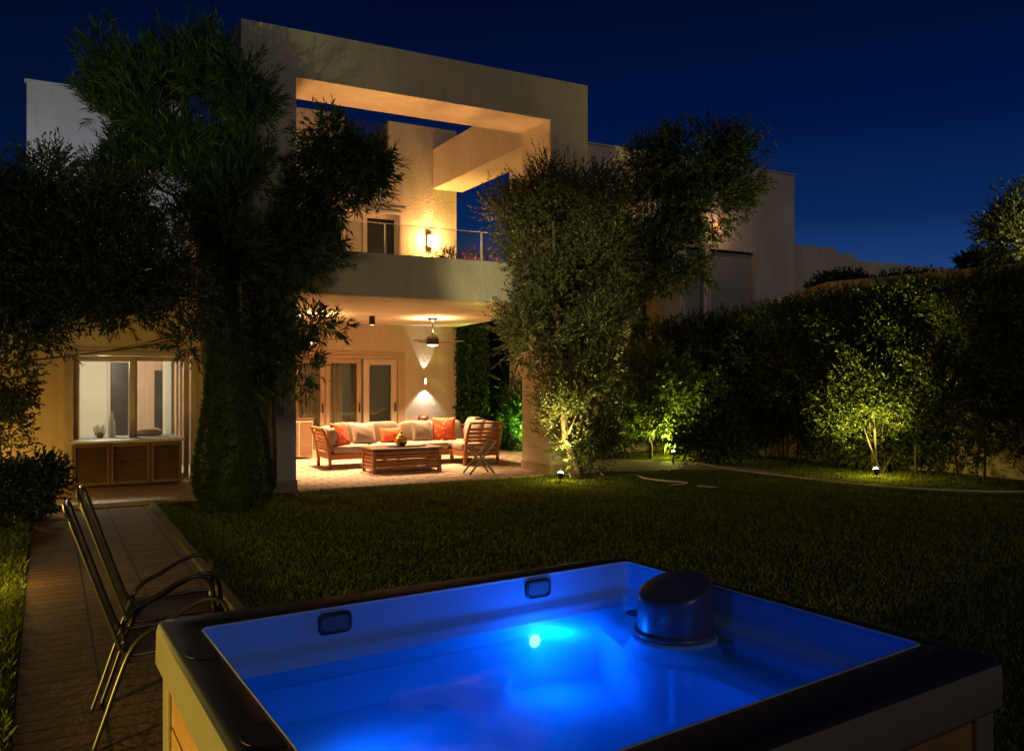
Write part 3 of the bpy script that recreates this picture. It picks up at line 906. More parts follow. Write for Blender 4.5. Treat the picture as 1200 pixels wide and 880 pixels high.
def pill(name, label, s_, t_, z_, w_, h_, th, lean, turn, m_):
    o = thing(name, label, 'cushion', W(s_, t_, z_), HA, 'loose cushions on the corner sofa')
    mm = MB(); mm.pillow((RZ(turn) @ RX(90 - lean)).to_4x4(), w_, h_, th)
    mesh = mm.build('cover', M[m_], o)
    return o
pill('throw_pillow', 'large terracotta printed cushion leaning on the left end of sofa', 1.52, 2.72, .66, .48, .46, .16, 20, 38, 'terracotta')
pill('throw_pillow', 'square beige cushion between the large and small red cushions', 2.02, 2.86, .645, .50, .44, .17, 20, 6, 'fabric_pale')
pill('throw_pillow', 'small plain orange-red cushion at the middle of sofa', 2.55, 2.82, .595, .42, .30, .13, 20, -4, 'orange')
pill('throw_pillow', 'tall terracotta printed cushion near the inner corner of sofa', 3.72, 2.93, .68, .48, .48, .15, 16, -18, 'terracotta')
pill('throw_pillow', 'taupe cushion in the inner corner left of tall red cushion', 3.25, 2.95, .65, .46, .44, .16, 16, 4, 'fabric')
pill('throw_pillow', 'pale beige cushion nearest the right slatted end of sofa', 4.08, 2.28, .67, .48, .48, .16, 18, -68, 'fabric_pale')
# throw over the return's back
o = thing('throw_blanket', 'dark brown throw draped over cushions right of tall red cushion', 'blanket', W(4.28, 2.72, FZ), HA)
mm = MB()
prof = [(-.16, .43), (-.15, .60), (-.10, .80), (-.03, .868), (.06, .872), (.13, .84), (.155, .70), (.16, .52)]
prev = None
for j in range(13):
    y = -.17 + .34*j/12
    row = [mm.bm.verts.new((x + .012*math.sin(j*1.7 + i), y + .01*math.sin(i*2.1), z + .008*math.sin(j*2.0))) for i, (x, z) in enumerate(prof)]
    if prev:
        for i in range(len(row)-1):
            q = mm.bm.faces.new((prev[i], prev[i+1], row[i+1], row[i])); q.smooth = True
    prev = row
cl = mm.build('cloth', M['throw'], o)
sd = cl.modifiers.new('thick', 'SOLIDIFY'); sd.thickness = .014

# coffee table
ct = hroot('coffee_table', 'low rectangular teak coffee table with slatted sides and dark top', 'table', 2.35, 1.72, FZ)
TW, TD, TH = 1.30, .60, .43
for sx in (-1, 1):
    for sy in (-1, 1):
        m = MB(); m.box(sx*(TW/2 - .03) - .03, sx*(TW/2 - .03) + .03, sy*(TD/2 - .03) - .03, sy*(TD/2 - .03) + .03, 0, TH - .045, .004); m.build('leg', M['teak_up'], ct)
def slats(sx0, sy0, sx1, sy1):
    m = MB()
    for k in range(5):
        z = .075 + k*.068
        m.bar((sx0, sy0, z), (sx1, sy1, z), .02, .052, .004)
    m.build('slatted_side', M['teak'], ct)
slats(-TW/2 + .062, -TD/2 + .025, TW/2 - .062, -TD/2 + .025); slats(-TW/2 + .062, TD/2 - .025, TW/2 - .062, TD/2 - .025)
slats(-TW/2 + .025, -TD/2 + .062, -TW/2 + .025, TD/2 - .062); slats(TW/2 - .025, -TD/2 + .062, TW/2 - .025, TD/2 - .062)
m = MB(); m.box(-TW/2 - .02, TW/2 + .02, -TD/2 - .02, TD/2 + .02, TH - .043, TH, .006); m.build('table_top', M['teak_top'], ct)
ty = hroot('tray', 'dark oval tray lying on the coffee table', 'tray', 2.48, 1.80, FZ + TH + .001)
m = MB(); m.lathe([(.12, 0), (.20, .004), (.225, .022), (.215, .022), (.19, .010), (.02, .008)], seg=36, sx=1.7); m.build('dish', M['black'], ty)
gv = hroot('golden_pot', 'rounded golden lidded pot standing on the dark tray', 'ornament', 2.36, 1.78, FZ + TH + .011)
m = MB(); m.lathe([(.06, 0), (.085, .02), (.115, .07), (.12, .11), (.10, .15), (.075, .17)], seg=28); m.build('body', M['gold'], gv)
m = MB(); m.lathe([(.08, .171), (.07, .19), (.04, .215), (.018, .225), (.03, .245), (.02, .262), (.004, .268)], seg=24); m.build('lid', M['gold'], gv)

# X stand
xs = hroot('folding_stand', 'folding X-shaped wooden tray stand in front of sofa right end', 'stand', 3.40, .62, FZ, turn=R(-6))
for y in (-.16, .16):
    m = MB()
    m.bar((-.27, y, .008), (.24, y, .60), .022, .032, .003); m.build('crossed_leg', M['teak_top'], xs)
    m = MB(); m.bar((.20, y + .025, .008), (-.22, y + .025, .50), .022, .032, .003); m.build('crossed_leg', M['teak_top'], xs)
m = MB(); m.tube([(.235, -.16, .585), (.235, .16, .585)], .011, 8); m.build('cross_bar', M['teak_top'], xs)
m = MB(); m.tube([(-.21, -.13, .485), (-.21, .185, .485)], .011, 8); m.build('cross_bar', M['teak_top'], xs)

# sideboard behind left pillar, floor vase behind the sofa
sb = hroot('sideboard', 'low taupe sideboard against patio doors behind the left pillar', 'cabinet', 1.28, 4.85, FZ)
m = MB(); m.box(-.30, .26, -.2, .2, .05, .80, .006); m.build('body', M['frame'], sb)
m = MB(); m.box(-.32, .28, -.22, .22, .802, .84, .006); m.build('top', M['teak_top'], sb)
for x in (-.16, .12):
    m = MB(); m.box(x - .125, x + .125, -.222, -.202, .09, .76, .004); m.build('door', M['louvre'], sb)
fv = hroot('floor_vase', 'dark brown clay vase peeping over the sofa back', 'vase', bear(496, 4.0), 4.0, FZ)
m = MB(); m.lathe([(.09, 0), (.15, .10), (.17, .35), (.13, .60), (.07, .70), (.09, .74), (.12, .80), (.10, .86), (.05, .88)], seg=28); m.build('body', M['clay'], fv)

# louvred storage cabinet outside the wing window
cb = thing('storage_cabinet', 'brown louvred outdoor cabinet with three doors under the wing window', 'cabinet', W(-2.98, 1.34, .071), HA)
m = MB(); m.box(.03, 1.55, .035, .46, .03, .66, .004); m.build('body', M['teak_top'], cb)
m = MB(); m.box(-.02, 1.60, -.02, .50, .664, .70, .008); m.build('top', M['frame'], cb)
M['louvre'] = woodmat('louvre_wood', (.12, .062, .026), .6)
for k, (x0, x1) in enumerate(((.04, .53), (.545, 1.09), (1.105, 1.54))):
    m = MB(); m.wall(x0, x1, .05, .655, .0, .03, holes=[(x0 + .04, x1 - .04, .09, .615)]); d = m.build('door', M['louvre'], cb)
    m = MB(); z = .10
    while z < .61:
        m.obox(((x0+x1)/2, .017, z), (x1 - x0 - .082, .022, .006), RX(35)); z += .0215
    m.build('louvres', M['louvre'], d)
# things inside the bedroom seen through the window
bt = thing('window_table', 'table with blue-grey cloth just inside the wing window', 'table', W(-2.3, WT + .85, .05), HA)
m = MB(); m.box(-1.0, .95, -.32, .32, .62, .68, .01); m.build('top', mat('blue_grey_cloth', (.20, .25, .28), .8), bt)
for x in (-.93, .88):
    for y in (-.27, .27):
        m = MB(); m.box(x - .03, x + .03, y - .03, y + .03, 0, .618); m.build('leg', M['teak_top'], bt)
tz = .732
jar = thing('pencil_jar', 'jar of pale wooden sticks on the table behind left window pane', 'jar', W(bear(117, WT + .75), WT + .75, tz), HA)
m = MB(); m.lathe([(.05, 0), (.055, .06), (.05, .08)], seg=16); m.build('body', M['teak'], jar)
for k in range(7):
    m = MB(); m.tube([(-.06 + .02*k, .0, .03), (-.09 + .03*k, .01, .17 + .02*(k % 3))], .009, 6); m.build('stick', M['curtain'], jar)
bo = thing('glass_bottle', 'tall pale glass bottle on the window table', 'bottle', W(bear(131, WT + .9), WT + .9, tz), HA)
m = MB(); m.lathe([(.05, 0), (.055, .02), (.055, .24), (.03, .32), (.022, .40), (.026, .42)], seg=18); m.build('body', mat('frosted_glass', (.75, .75, .70), .15, var=.05), bo)
pw = thing('draped_pillow', 'dusky pink pillow heaped on the table behind right window pane', 'pillow', W(bear(174, WT + .9), WT + .9, tz + .06), HA)
m = MB(); m.cushion((0, 0, 0), (.42, .28, .15), None, .6, .7); m.build('cover', mat('dusky_fabric', (.42, .26, .20), .9, var=.2), pw)

# dark armchair / planter on the balcony, dry shrub
pl = thing('balcony_planter', 'dark rounded planter box at left end of balcony railing', 'planter', W(.42, .62, 3.2), HA)
m = MB(); m.box(-.38, .42, -.2, .2, 0, .93, .04, 3); m.build('box', M['black'], pl)
def shrub(name, label, cat, base, blobs, kws, lm, stems=4, seed=1, group=None, part='foliage'):
    o = thing(name, label, cat, base, 0, group)
    rng = random.Random(seed)
    m = MB()
    bb = Vector(base)
    for k in range(stems):
        c = Vector(blobs[k % len(blobs)][0]); rd = blobs[k % len(blobs)][1]
        e = c + Vector((rng.uniform(-.5, .5)*rd[0], rng.uniform(-.5, .5)*rd[1], rng.uniform(0, .5)*rd[2]))
        st0 = bb + Vector((rng.uniform(-.08, .08), rng.uniform(-.08, .08), 0))
        m.tube([st0, st0.lerp(e, .5) + Vector((rng.uniform(-.05, .05), rng.uniform(-.05, .05), .02)), e], [.022, .015, .006], 6)
    m.build('stem', M['bark'], o, world=True)
    L = Leaves(seed)
    for kw in kws: L.blobs(blobs, **kw)
    L.build(part, M[lm], o)
    return o
bs = W(bear(535, .9), .9, 3.2)
pb_ = thing('trough', 'terracotta trough holding the balcony shrub', 'planter', bs, HA)
m = MB(); m.wall(-.75, .75, 0, .30, -.16, .16); m.build('box', M['clay'], pb_)
shrub('balcony_shrub', 'russet rounded shrub behind the balcony glass beside the lamp', 'shrub', bs + Vector((0, 0, .29)),
      [(tuple(bs + U*-.02 + Vector((0, 0, .50))), (.42, .22, .34)), (tuple(bs + U*.45 + Vector((0, 0, .52))), (.45, .22, .28))],
      [dict(n=420, nleaf=9, L=.14, leaf=.05, width=.02, up=.4)], 'leaf_red', seed=5)

# ================================================================== HOT TUB
zr = .90
tub = thing('hot_tub', 'large hot tub with slate rim, wood cladding and glowing blue water', 'hot tub', ((TUB['FL'].x + TUB['R'].x)/2, (TUB['FL'].y + TUB['R'].y)/2, 0))
O4 = [TUB['FL'], TUB['F'], TUB['R'], TUB['NL']]
I4 = [Vector((-1.058, 2.89)), Vector((.531, 3.935)), Vector((1.312, 2.716)), Vector((-.269, 1.566))]
cen = sum(O4, Vector((0, 0))) / 4
def inset(q, d):       # offset a convex clockwise quad inward by d
    out = []
    n = len(q)
    for i in range(n):
        p0, p1, p2 = q[i-1], q[i], q[(i+1) % n]
        e1 = (p1 - p0).normalized(); e2 = (p2 - p1).normalized()
        n1 = Vector((e1.y, -e1.x)); n2 = Vector((e2.y, -e2.x))
        if n1.dot(cen - p1) < 0: n1 = -n1
        if n2.dot(cen - p1) < 0: n2 = -n2
        b_ = (n1 + n2); out.append(p1 + b_ * (d / (1 + n1.dot(n2))))
    return out
def rounded(q, r, n=5):
    out = []
    k = len(q)
    for i in range(k):
        p0, p1, p2 = q[i-1], q[i], q[(i+1) % k]
        a_ = p1 + (p0 - p1).normalized()*r; b_ = p1 + (p2 - p1).normalized()*r
        for j in range(n + 1):
            t_ = j/n
            out.append(a_*(1-t_)**2 + p1*2*t_*(1-t_) + b_*t_**2)
    return out
def loft(name, rings, mt, parent, close_bottom=False, close_top=False, smooth=True):
    m = MB(); vs = []
    for ring, z in rings:
        vs.append([m.bm.verts.new((p.x, p.y, z if not callable(z) else z(p))) for p in ring])
    n = len(vs[0])
    for i in range(len(vs) - 1):
        for k in range(n):
            l = (k+1) % n
            f = m.bm.faces.new((vs[i][k], vs[i][l], vs[i+1][l], vs[i+1][k])); f.smooth = smooth
    if close_top: m.bm.faces.new(vs[-1])
    if close_bottom: m.bm.faces.new(vs[0][::-1])
    return m.build(name, mt, parent, world=True)
def RO(d, r=.035): return rounded(inset(O4, d), r)
def RI(d, r=.03): return rounded(inset(I4, d), r)
loft('rim', [(RO(.006), zr - .022), (RO(.012), zr - .007), (RO(.026), zr), (RI(-.008), zr), (RI(-.001), zr - .004)], M['tub_rim'], tub)
loft('lip', [(RO(.045), .735), (RO(.008), .74), (RO(.0), .755), (RO(.002), .862), (RO(.006), zr - .0225)], M['tub_lip'], tub)
# inner trim bead
m = MB(); pts = [Vector((p.x, p.y, zr - .006)) for p in RI(.004)]; m.tube(pts + [pts[0]], .0045, 6); m.build('trim', M['tub_trim'], tub, world=True)
# shell: wall with a small step, ledge, footwell
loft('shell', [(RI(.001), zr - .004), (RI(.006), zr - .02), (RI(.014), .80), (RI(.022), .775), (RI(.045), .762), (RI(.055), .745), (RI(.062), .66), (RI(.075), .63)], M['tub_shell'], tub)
# ledges and benches: inner bilinear coordinates p along far edge, q towards the near edge
J4 = inset(I4, .075)
def Q(p, q):
    far = J4[0].lerp(J4[1], p); near = J4[3].lerp(J4[2], p)
    return far.lerp(near, q)
def bench(name, poly, z, z0, r=.05):
    pts = [a if isinstance(a, Vector) else Q(*a) for a in poly]
    area = sum(pts[i].x*pts[(i+1) % len(pts)].y - pts[(i+1) % len(pts)].x*pts[i].y for i in range(len(pts)))
    rr = rounded(pts, r, 6) if r else pts
    c_ = sum(rr, Vector((0, 0)))/len(rr)
    up_ = [c_ + (p - c_)*(1 - .012/max(.2, (p - c_).length)) for p in rr]
    return loft(name, [(rr, z0), (rr, z - .02), ([c_ + (p - c_)*(1 - .004/max(.2, (p-c_).length)) for p in rr], z - .006), (up_, z)], M['tub_shell'], tub, close_top=True)
m = MB(); f4 = [Q(-.02, -.02), Q(1.02, -.02), Q(1.02, 1.02), Q(-.02, 1.02)]
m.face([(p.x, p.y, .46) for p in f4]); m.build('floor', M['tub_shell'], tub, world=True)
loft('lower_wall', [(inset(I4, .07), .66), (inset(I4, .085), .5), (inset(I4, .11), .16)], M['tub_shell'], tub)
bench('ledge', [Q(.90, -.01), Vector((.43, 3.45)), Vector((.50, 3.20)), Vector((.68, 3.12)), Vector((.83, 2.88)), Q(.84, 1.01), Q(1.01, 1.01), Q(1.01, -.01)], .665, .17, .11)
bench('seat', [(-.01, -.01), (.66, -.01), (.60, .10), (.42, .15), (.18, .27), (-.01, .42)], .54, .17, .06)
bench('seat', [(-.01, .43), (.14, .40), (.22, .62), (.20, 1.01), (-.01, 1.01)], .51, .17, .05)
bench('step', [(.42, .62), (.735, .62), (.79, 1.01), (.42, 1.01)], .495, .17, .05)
# water
wm_, nt, b_ = nodes('pool_water')
nt.nodes.remove(b_)
tr = nt.nodes.new('ShaderNodeBsdfTransparent'); tr.inputs['Color'].default_value = (.30, .80, 1, 1)
gl = nt.nodes.new('ShaderNodeBsdfGlossy'); gl.inputs['Roughness'].default_value = .03
mx = nt.nodes.new('ShaderNodeMixShader')
vec = tex_coord(nt)
bp = nt.nodes.new('ShaderNodeBump'); bp.inputs['Strength'].default_value = .16; bp.inputs['Distance'].default_value = .02
nt.links.new(noise(nt, vec, 5, 2), bp.inputs['Height'])
nt.links.new(bp.outputs[0], gl.inputs['Normal'])
tl = nt.nodes.new('ShaderNodeBsdfTranslucent'); tl.inputs['Color'].default_value = (.22, .66, 1, 1)
m0 = nt.nodes.new('ShaderNodeMixShader'); m0.inputs[0].default_value = .46
nt.links.new(tr.outputs[0], m0.inputs[1]); nt.links.new(tl.outputs[0], m0.inputs[2])
nt.links.new(schlick(nt, .02, .30), mx.inputs[0]); nt.links.new(m0.outputs[0], mx.inputs[1]); nt.links.new(gl.outputs[0], mx.inputs[2])
nt.links.new(mx.outputs[0], nt.nodes['Material Output'].inputs['Surface'])
m = MB(); ring = RI(.0585)
m.face([(p.x, p.y, .715) for p in ring]); m.build('water', wm_, tub, world=True)
# cladding
panel = inset(O4, .05)
post_in = inset(O4, .035)
for i in range(4):
    a_, b_ = panel[i], panel[(i+1) % 4]
    d = (b_ - a_).normalized(); nrm = Vector((d.y, -d.x))
    if nrm.dot(cen - a_) > 0: nrm = -nrm
    m = MB()
    L_ = (b_ - a_).length
    z = .08
    while z < .72:
        h = min(.155, .728 - z)
        p0 = a_ + d*.07; p1 = b_ - d*.07
        m.bar((p0.x, p0.y, z + h/2), (p1.x, p1.y, z + h/2), .022, h - .006, .003)
        z += .16
    m.build('wood_panel', M['tub_wood'], tub, world=True)
    m = MB(); p = post_in[i]
    e2 = (panel[i-1] - panel[i]).normalized()
    c3 = panel[i] + (d + e2)*.025
    m.obox((c3.x, c3.y, .385), (.10, .10, .69), Matrix.Rotation(math.atan2(d.y, d.x), 3, 'Z'), .008)
    m.build('corner_post', M['tub_lip'], tub, world=True)
m = MB(); bq = inset(O4, .09); m.prism([(p.x, p.y) for p in bq], .0, .075); m.build('base', M['black'], tub, world=True)
m = MB()
core = inset(O4, .075); ci = inset(I4, .01)
for i in range(4):
    j = (i+1) % 4
    m.face([(core[i].x, core[i].y, .076), (core[j].x, core[j].y, .076), (core[j].x, core[j].y, .734), (core[i].x, core[i].y, .734)])
m.build('backing', M['black'], tub, world=True)
# handles on the far wall
fd = (I4[1] - I4[0]).normalized(); fn = Vector((fd.y, -fd.x))
if fn.dot(cen - I4[0]) < 0: fn = -fn
def handle(k):
    p = I4[0].lerp(I4[1], k) + fn*.012
    rot = Matrix((Vector((fd.x, fd.y, 0)), Vector((fn.x, fn.y, 0)), Vector((0, 0, 1)))).transposed()
    m = MB()
    def rr(w_, h_, y_, n=6):
        out = []
        for sx, sz, a0 in ((1, 1, 0), (-1, 1, 90), (-1, -1, 180), (1, -1, 270)):
            for j in range(n + 1):
                an = R(a0 + 90*j/n); r_ = .022
                out.append(Vector((sx*(w_/2 - r_) + r_*math.cos(an), y_, sz*(h_/2 - r_) + r_*math.sin(an))))
        return [rot @ v + Vector((p.x, p.y, .842)) for v in out]
    ringz = [rr(.128, .076, -.004), rr(.128, .076, .010), rr(.118, .066, .013), rr(.104, .052, .010)]
    vs = [[m.bm.verts.new(v) for v in r_] for r_ in ringz]
    n = len(vs[0])
    for i in range(3):
        for q in range(n): m.bm.faces.new((vs[i][q], vs[i][(q+1) % n], vs[i+1][(q+1) % n], vs[i+1][q]))
    h = m.build('grab_handle', M['black'], tub, world=True)
    m = MB(); m.face(rr(.104, .052, .0095)); m.build('handle_recess', M['ring'], h, world=True)
handle(.251); handle(.73)
# filter housing
fc = Vector((.645, 3.385))
m = MB(); m.lathe([(.20, .60), (.198, .668), (.186, .678), (.174, .700), (.165, .725), (.150, .728)], (fc.x, fc.y, 0), 40); m.build('filter_base', M['tub_shell'], tub, world=True)
m = MB(); m.lathe([(.160, .7285), (.163, .735), (.160, .748), (.148, .75)], (fc.x, fc.y, 0), 40); fbase = m.build('filter_collar', M['ring'], tub, world=True)
m = MB(); seg = 48; rings = []
hdir = Vector((.50, .40)).normalized()
def ztop(k, f_):
    an = 2*math.pi*k/seg
    q = math.cos(an)*hdir.x + math.sin(an)*hdir.y
    return .918 + .045*q*f_
for (r_, kind) in ((.148, 'b'), (.150, 'm'), (.146, 't0'), (.142, 't1'), (.130, 't2'), (.07, 't3'), (.001, 't3')):
    ring = []
    for k in range(seg):
        an = 2*math.pi*k/seg
        z = {'b': .7505, 'm': .775}.get(kind)
        if z is None:
            z = ztop(k, r_/.146) - {'t0': .020, 't1': .006, 't2': 0.0, 't3': .003}[kind]
        ring.append(m.bm.verts.new((fc.x + r_*math.cos(an), fc.y + r_*math.sin(an), z)))
    rings.append(ring)
for i in range(len(rings)-1):
    for k in range(seg):
        l = (k+1) % seg; f = m.bm.faces.new((rings[i][k], rings[i][l], rings[i+1][l], rings[i+1][k])); f.smooth = True
m.build('filter_cap', M['cap'], tub, world=True)
for (x, y) in ((.845, 3.36), (.545, 3.72)):
    m = MB(); m.lathe([(.052, .666), (.052, .714), (.044, .719), (.036, .716), (.024, .716), (.022, .7155), (.002, .7155)], (x, y, 0), 28); m.build('jet_fitting', M['ring'], tub, world=True)
# round speaker recesses on the left rim (cut by its inner edge)
ld = (I4[3] - I4[0]).normalized(); ln = Vector((ld.y, -ld.x))
if ln.dot(cen - I4[0]) < 0: ln = -ln
for (px, py) in ((243, 764), (322, 860)):
    g = gnd(px, py, zr); c2 = Vector((g.x, g.y))
    foot = I4[0] + ld*((c2 - I4[0]).dot(ld)) - ln*.012
    m = MB(); pts = []
    for j in range(25):
        an = math.pi*j/24
        pts.append(foot + ld*(.085*math.cos(an)) - ln*(.085*math.sin(an)))
    for z_, sc in ((zr + .001, 1.0), ):
        lo_ = [m.bm.verts.new((p.x, p.y, zr - .003)) for p in pts]; hi_ = [m.bm.verts.new((p.x, p.y, zr + .004)) for p in pts]
        m.bm.faces.new(hi_)
        for j in range(len(pts)):
            k = (j+1) % len(pts); m.bm.faces.new((lo_[j], lo_[k], hi_[k], hi_[j]))
    m.build('cup_recess', M['black'], tub, world=True)
# the LED in the far wall
pl_ = I4[0].lerp(I4[1], .70) + fn*.075
m = MB(); m.lathe([(.002, -.012), (.020, -.008), (.027, 0), (.020, .008), (.002, .012)], (0, 0, 0), 20)
m.bm.transform(Matrix.Translation((pl_.x, pl_.y, .645)) @ Matrix((Vector((fd.x, fd.y, 0)), Vector((0, 0, 1)), Vector((fn.x, fn.y, 0)))).transposed().to_4x4())
m.build('led_light', M['led'], tub, world=True)
BLUE = (.0, .125, 1.0)
pp = pl_ + fn*.14
lamp('POINT', tub, (pp.x, pp.y, .645), 10, (0, .17, 1), .04, world=True)
nd = (I4[2] - I4[3]).normalized(); nn = Vector((-nd.y, nd.x))
if nn.dot(cen - I4[3]) < 0: nn = -nn
for (p0, p1, nv, k, pw) in ((I4[3], I4[2], nn, .12, 8), (I4[3], I4[2], nn, .86, 6.5), (I4[3], I4[0], ln, .45, 17)):  # LEDs added out of view to even out the blue light
    a_ = p0.lerp(p1, k) + nv*.08
    dv = (p1 - p0).normalized()
    m = MB(); m.lathe([(.002, -.012), (.028, -.008), (.036, 0), (.028, .008), (.002, .012)], (0, 0, 0), 20)
    m.bm.transform(Matrix.Translation((a_.x, a_.y, .60)) @ Matrix((Vector((dv.x, dv.y, 0)), Vector((0, 0, 1)), Vector((nv.x, nv.y, 0)))).transposed().to_4x4())
    m.build('led_light', M['led'], tub, world=True)
    a_ = a_ + nv*.05
    lamp('SPOT', tub, (a_.x, a_.y, .60), pw*1.05, BLUE, .12, 165, 1.0, (nv.x, nv.y, -.12), world=True)

# ================================================================== garden chairs
def chair_mesh(label, loc, rz):
    o = thing('garden_chair', label, 'chair', loc, rz, 'metal armchairs beside the hot tub')
    hw = .265
    for sy in (-1, 1):
        y = sy*hw
        m = MB()
        arm = [(-.005, 0), (.05, .16), (.10, .31), (.146, .43), (.19, .495), (.24, .53), (.297, .555), (.40, .615), (.48, .646), (.535, .645), (.575, .618), (.592, .56), (.60, .42), (.615, .2), (.63, 0)]
        m.tube(smooth([(x, y, z) for x, z in arm]), .0125, 10); m.build('arm_and_leg', M['chair_tube'], o)
        m = MB()
        bk = [(-.098, 1.075), (-.085, 1.03), (-.05, .93), (.019, .726), (.084, .537), (.115, .455), (.15, .425), (.20, .418), (.38, .43), (.52, .44), (.575, .43)]
        m.tube(smooth([(x, y*.90, z) for x, z in bk]), .0115, 10); m.build('side_rail', M['chair_tube'], o)
    m = MB()
    top = [(-.098, -hw*.9, 1.075), (-.112, -hw*.7, 1.105), (-.118, 0, 1.115), (-.112, hw*.7, 1.105), (-.098, hw*.9, 1.075)]
    m.tube(smooth(top), .0115, 8); m.build('top_rail', M['chair_tube'], o)
    for x, z in ((.575, .43), (.592, .41), (.146, .40)):
        m = MB(); q = .9 if z == .43 else 1
        m.tube([(x, -hw*q, z), (x, hw*q, z)], .0105, 8); m.build('cross_rail', M['chair_tube'], o)
    
    def strip(name, prof, n=10):
        m = MB(); prev = None
        for (x, z, w_) in prof:
            row = [m.bm.verts.new((x - .012*(1 - (2*j/n-1)**2), w_*(2*j/n-1), z - .010*(1 - (2*j/n-1)**2))) for j in range(n+1)]
            if prev:
                for j in range(n):
                    f = m.bm.faces.new((prev[j], prev[j+1], row[j+1], row[j])); f.smooth = True
            prev = row
        s_ = m.build(name, M['sling'], o)
        sd = s_.modifiers.new('thick', 'SOLIDIFY'); sd.thickness = .0015; sd.offset = 0
    iw = hw*.9
    strip('back_sling', [(-.112, 1.10, iw*.72), (-.098, 1.07, iw*.97), (-.05, .93, iw), (.019, .726, iw), (.084, .537, iw), (.112, .465, iw)])
    strip('seat_sling', [(.118, .455, iw), (.15, .430, iw), (.20, .42, iw), (.38, .432, iw), (.52, .442, iw), (.572, .432, iw)])
    return o
CA = 27
cd = Vector((math.cos(R(CA)), math.sin(R(CA)), 0)); cp = Vector((-cd.y, cd.x, 0))
c1 = Vector((-1.927, 3.93, .0125)) + cp*.268
chair_mesh('dark sling armchair nearest the hot tub corner', c1, R(CA))
chair_mesh('dark sling armchair behind the nearer one, further along the path', c1 + cp*.60 + cd*.06, R(CA - 3))

# ================================================================== NEIGHBOUR, WALLS
NT = 3.1
nb = thing('neighbour_house', 'grey flat-roofed house with closed roller shutters behind the hedge', 'house', W(6.5, NT), HA)
nx = lambda px, t=NT: bear(px, t) - 6.5
ws = [(nx(830), nx(885), 2.75, 4.82), (nx(800), nx(826), 2.75, 4.82), (nx(868), nx(888), 5.95, 6.45), (nx(735), nx(764), 1.5, 3.75)]
m = MB(); m.wall(0, bear(931, NT) - 6.5, 0, 6.9, 0, .3, holes=ws); m.build('wall', M['grey'], nb)
xe = bear(931, NT) - 6.5
m = MB(); m.box(0, xe, .303, 2.2, 6.5, 6.8); m.box(0, .25, .303, 2.2, 0, 6.497); m.box(xe - .25, xe, .303, 2.2, 0, 6.497); m.box(.25, xe - .25, 1.9, 2.2, 0, 6.497); m.build('roof', M['grey'], nb)
m = MB(); m.box(-.03, xe + .03, -.03, .33, 6.903, 6.94); m.build('coping', M['grey'], nb)
M['shutter'] = mat('grey_shutter', (.34, .34, .33), .6, var=.05)
for i, (a, b, z0, z1) in enumerate(ws):
    if i == 2:
        m = MB(); m.wall(a + .003, b - .003, z0 + .003, z1 - .003, .06, .12, holes=[(a + .05, b - .05, z0 + .05, z1 - .05)]); q = m.build('window', M['shutter'], nb)
        m = MB(); m.box(a + .05, b - .05, .085, .095, z0 + .05, z1 - .05); m.build('pane', M['glass'], q)
        m = MB(); m.box(a, b, .31, .34, z0, z1); m.build('blind', M['shutter'], q)
        continue
    m = MB(); z = z0 + .003
    while z < z1 - .05:
        m.box(a + .05, b - .05, .10, .118, z, z + .047); z += .05
    q = m.build('shutter', M['shutter'], nb)
    m = MB(); m.box(a + .003, a + .06, -.02, .09, z0, z1 - .003); m.box(b - .06, b - .003, -.02, .09, z0, z1 - .003); m.build('shutter_guide', M['frame_white'], q)
m = MB(); m.box(nx(770, 2.7), nx(797, 2.7), -.4, -.003, 0, 3.85); m.build('pier', M['gardenwall'], nb)
o = thing('wall_light', 'small orange lamp on the grey neighbouring house below treetop', 'lamp', W(bear(836, NT), NT, 5.36), HA)
m = MB(); m.lathe([(.02, -.10), (.07, -.08), (.08, .0), (.07, .07), (.02, .08)], (0, -.10, 0), 16); m.build('shade', emit('dim_amber', (1, .42, .12), .9), o)
m = MB(); m.box(-.04, .04, -.03, -.002, -.05, .05); m.build('bracket', M['dark'], o)
lamp('POINT', o, (0, -.35, 0), 7, (1, .55, .28), .06)

rw = thing('rear_boundary_wall', 'long grey-brown stepped wall running right from the neighbouring house', 'wall', W(13.3, 4.0), HA)
m = MB()
m.box(0.0, bear(981, 4.0) - 13.3, 0, .35, 0, 5.33); m.build('high_section', M['grey'], rw)
m = MB(); m.box(bear(981, 4) - 13.297, bear(1002, 4) - 13.3, 0, .35, 0, 5.2); m.build('middle_section', M['grey'], rw)
m = MB(); m.box(bear(1002, 4) - 13.297, 15.5, 0, .35, 0, 5.06); m.build('low_section', M['grey'], rw)

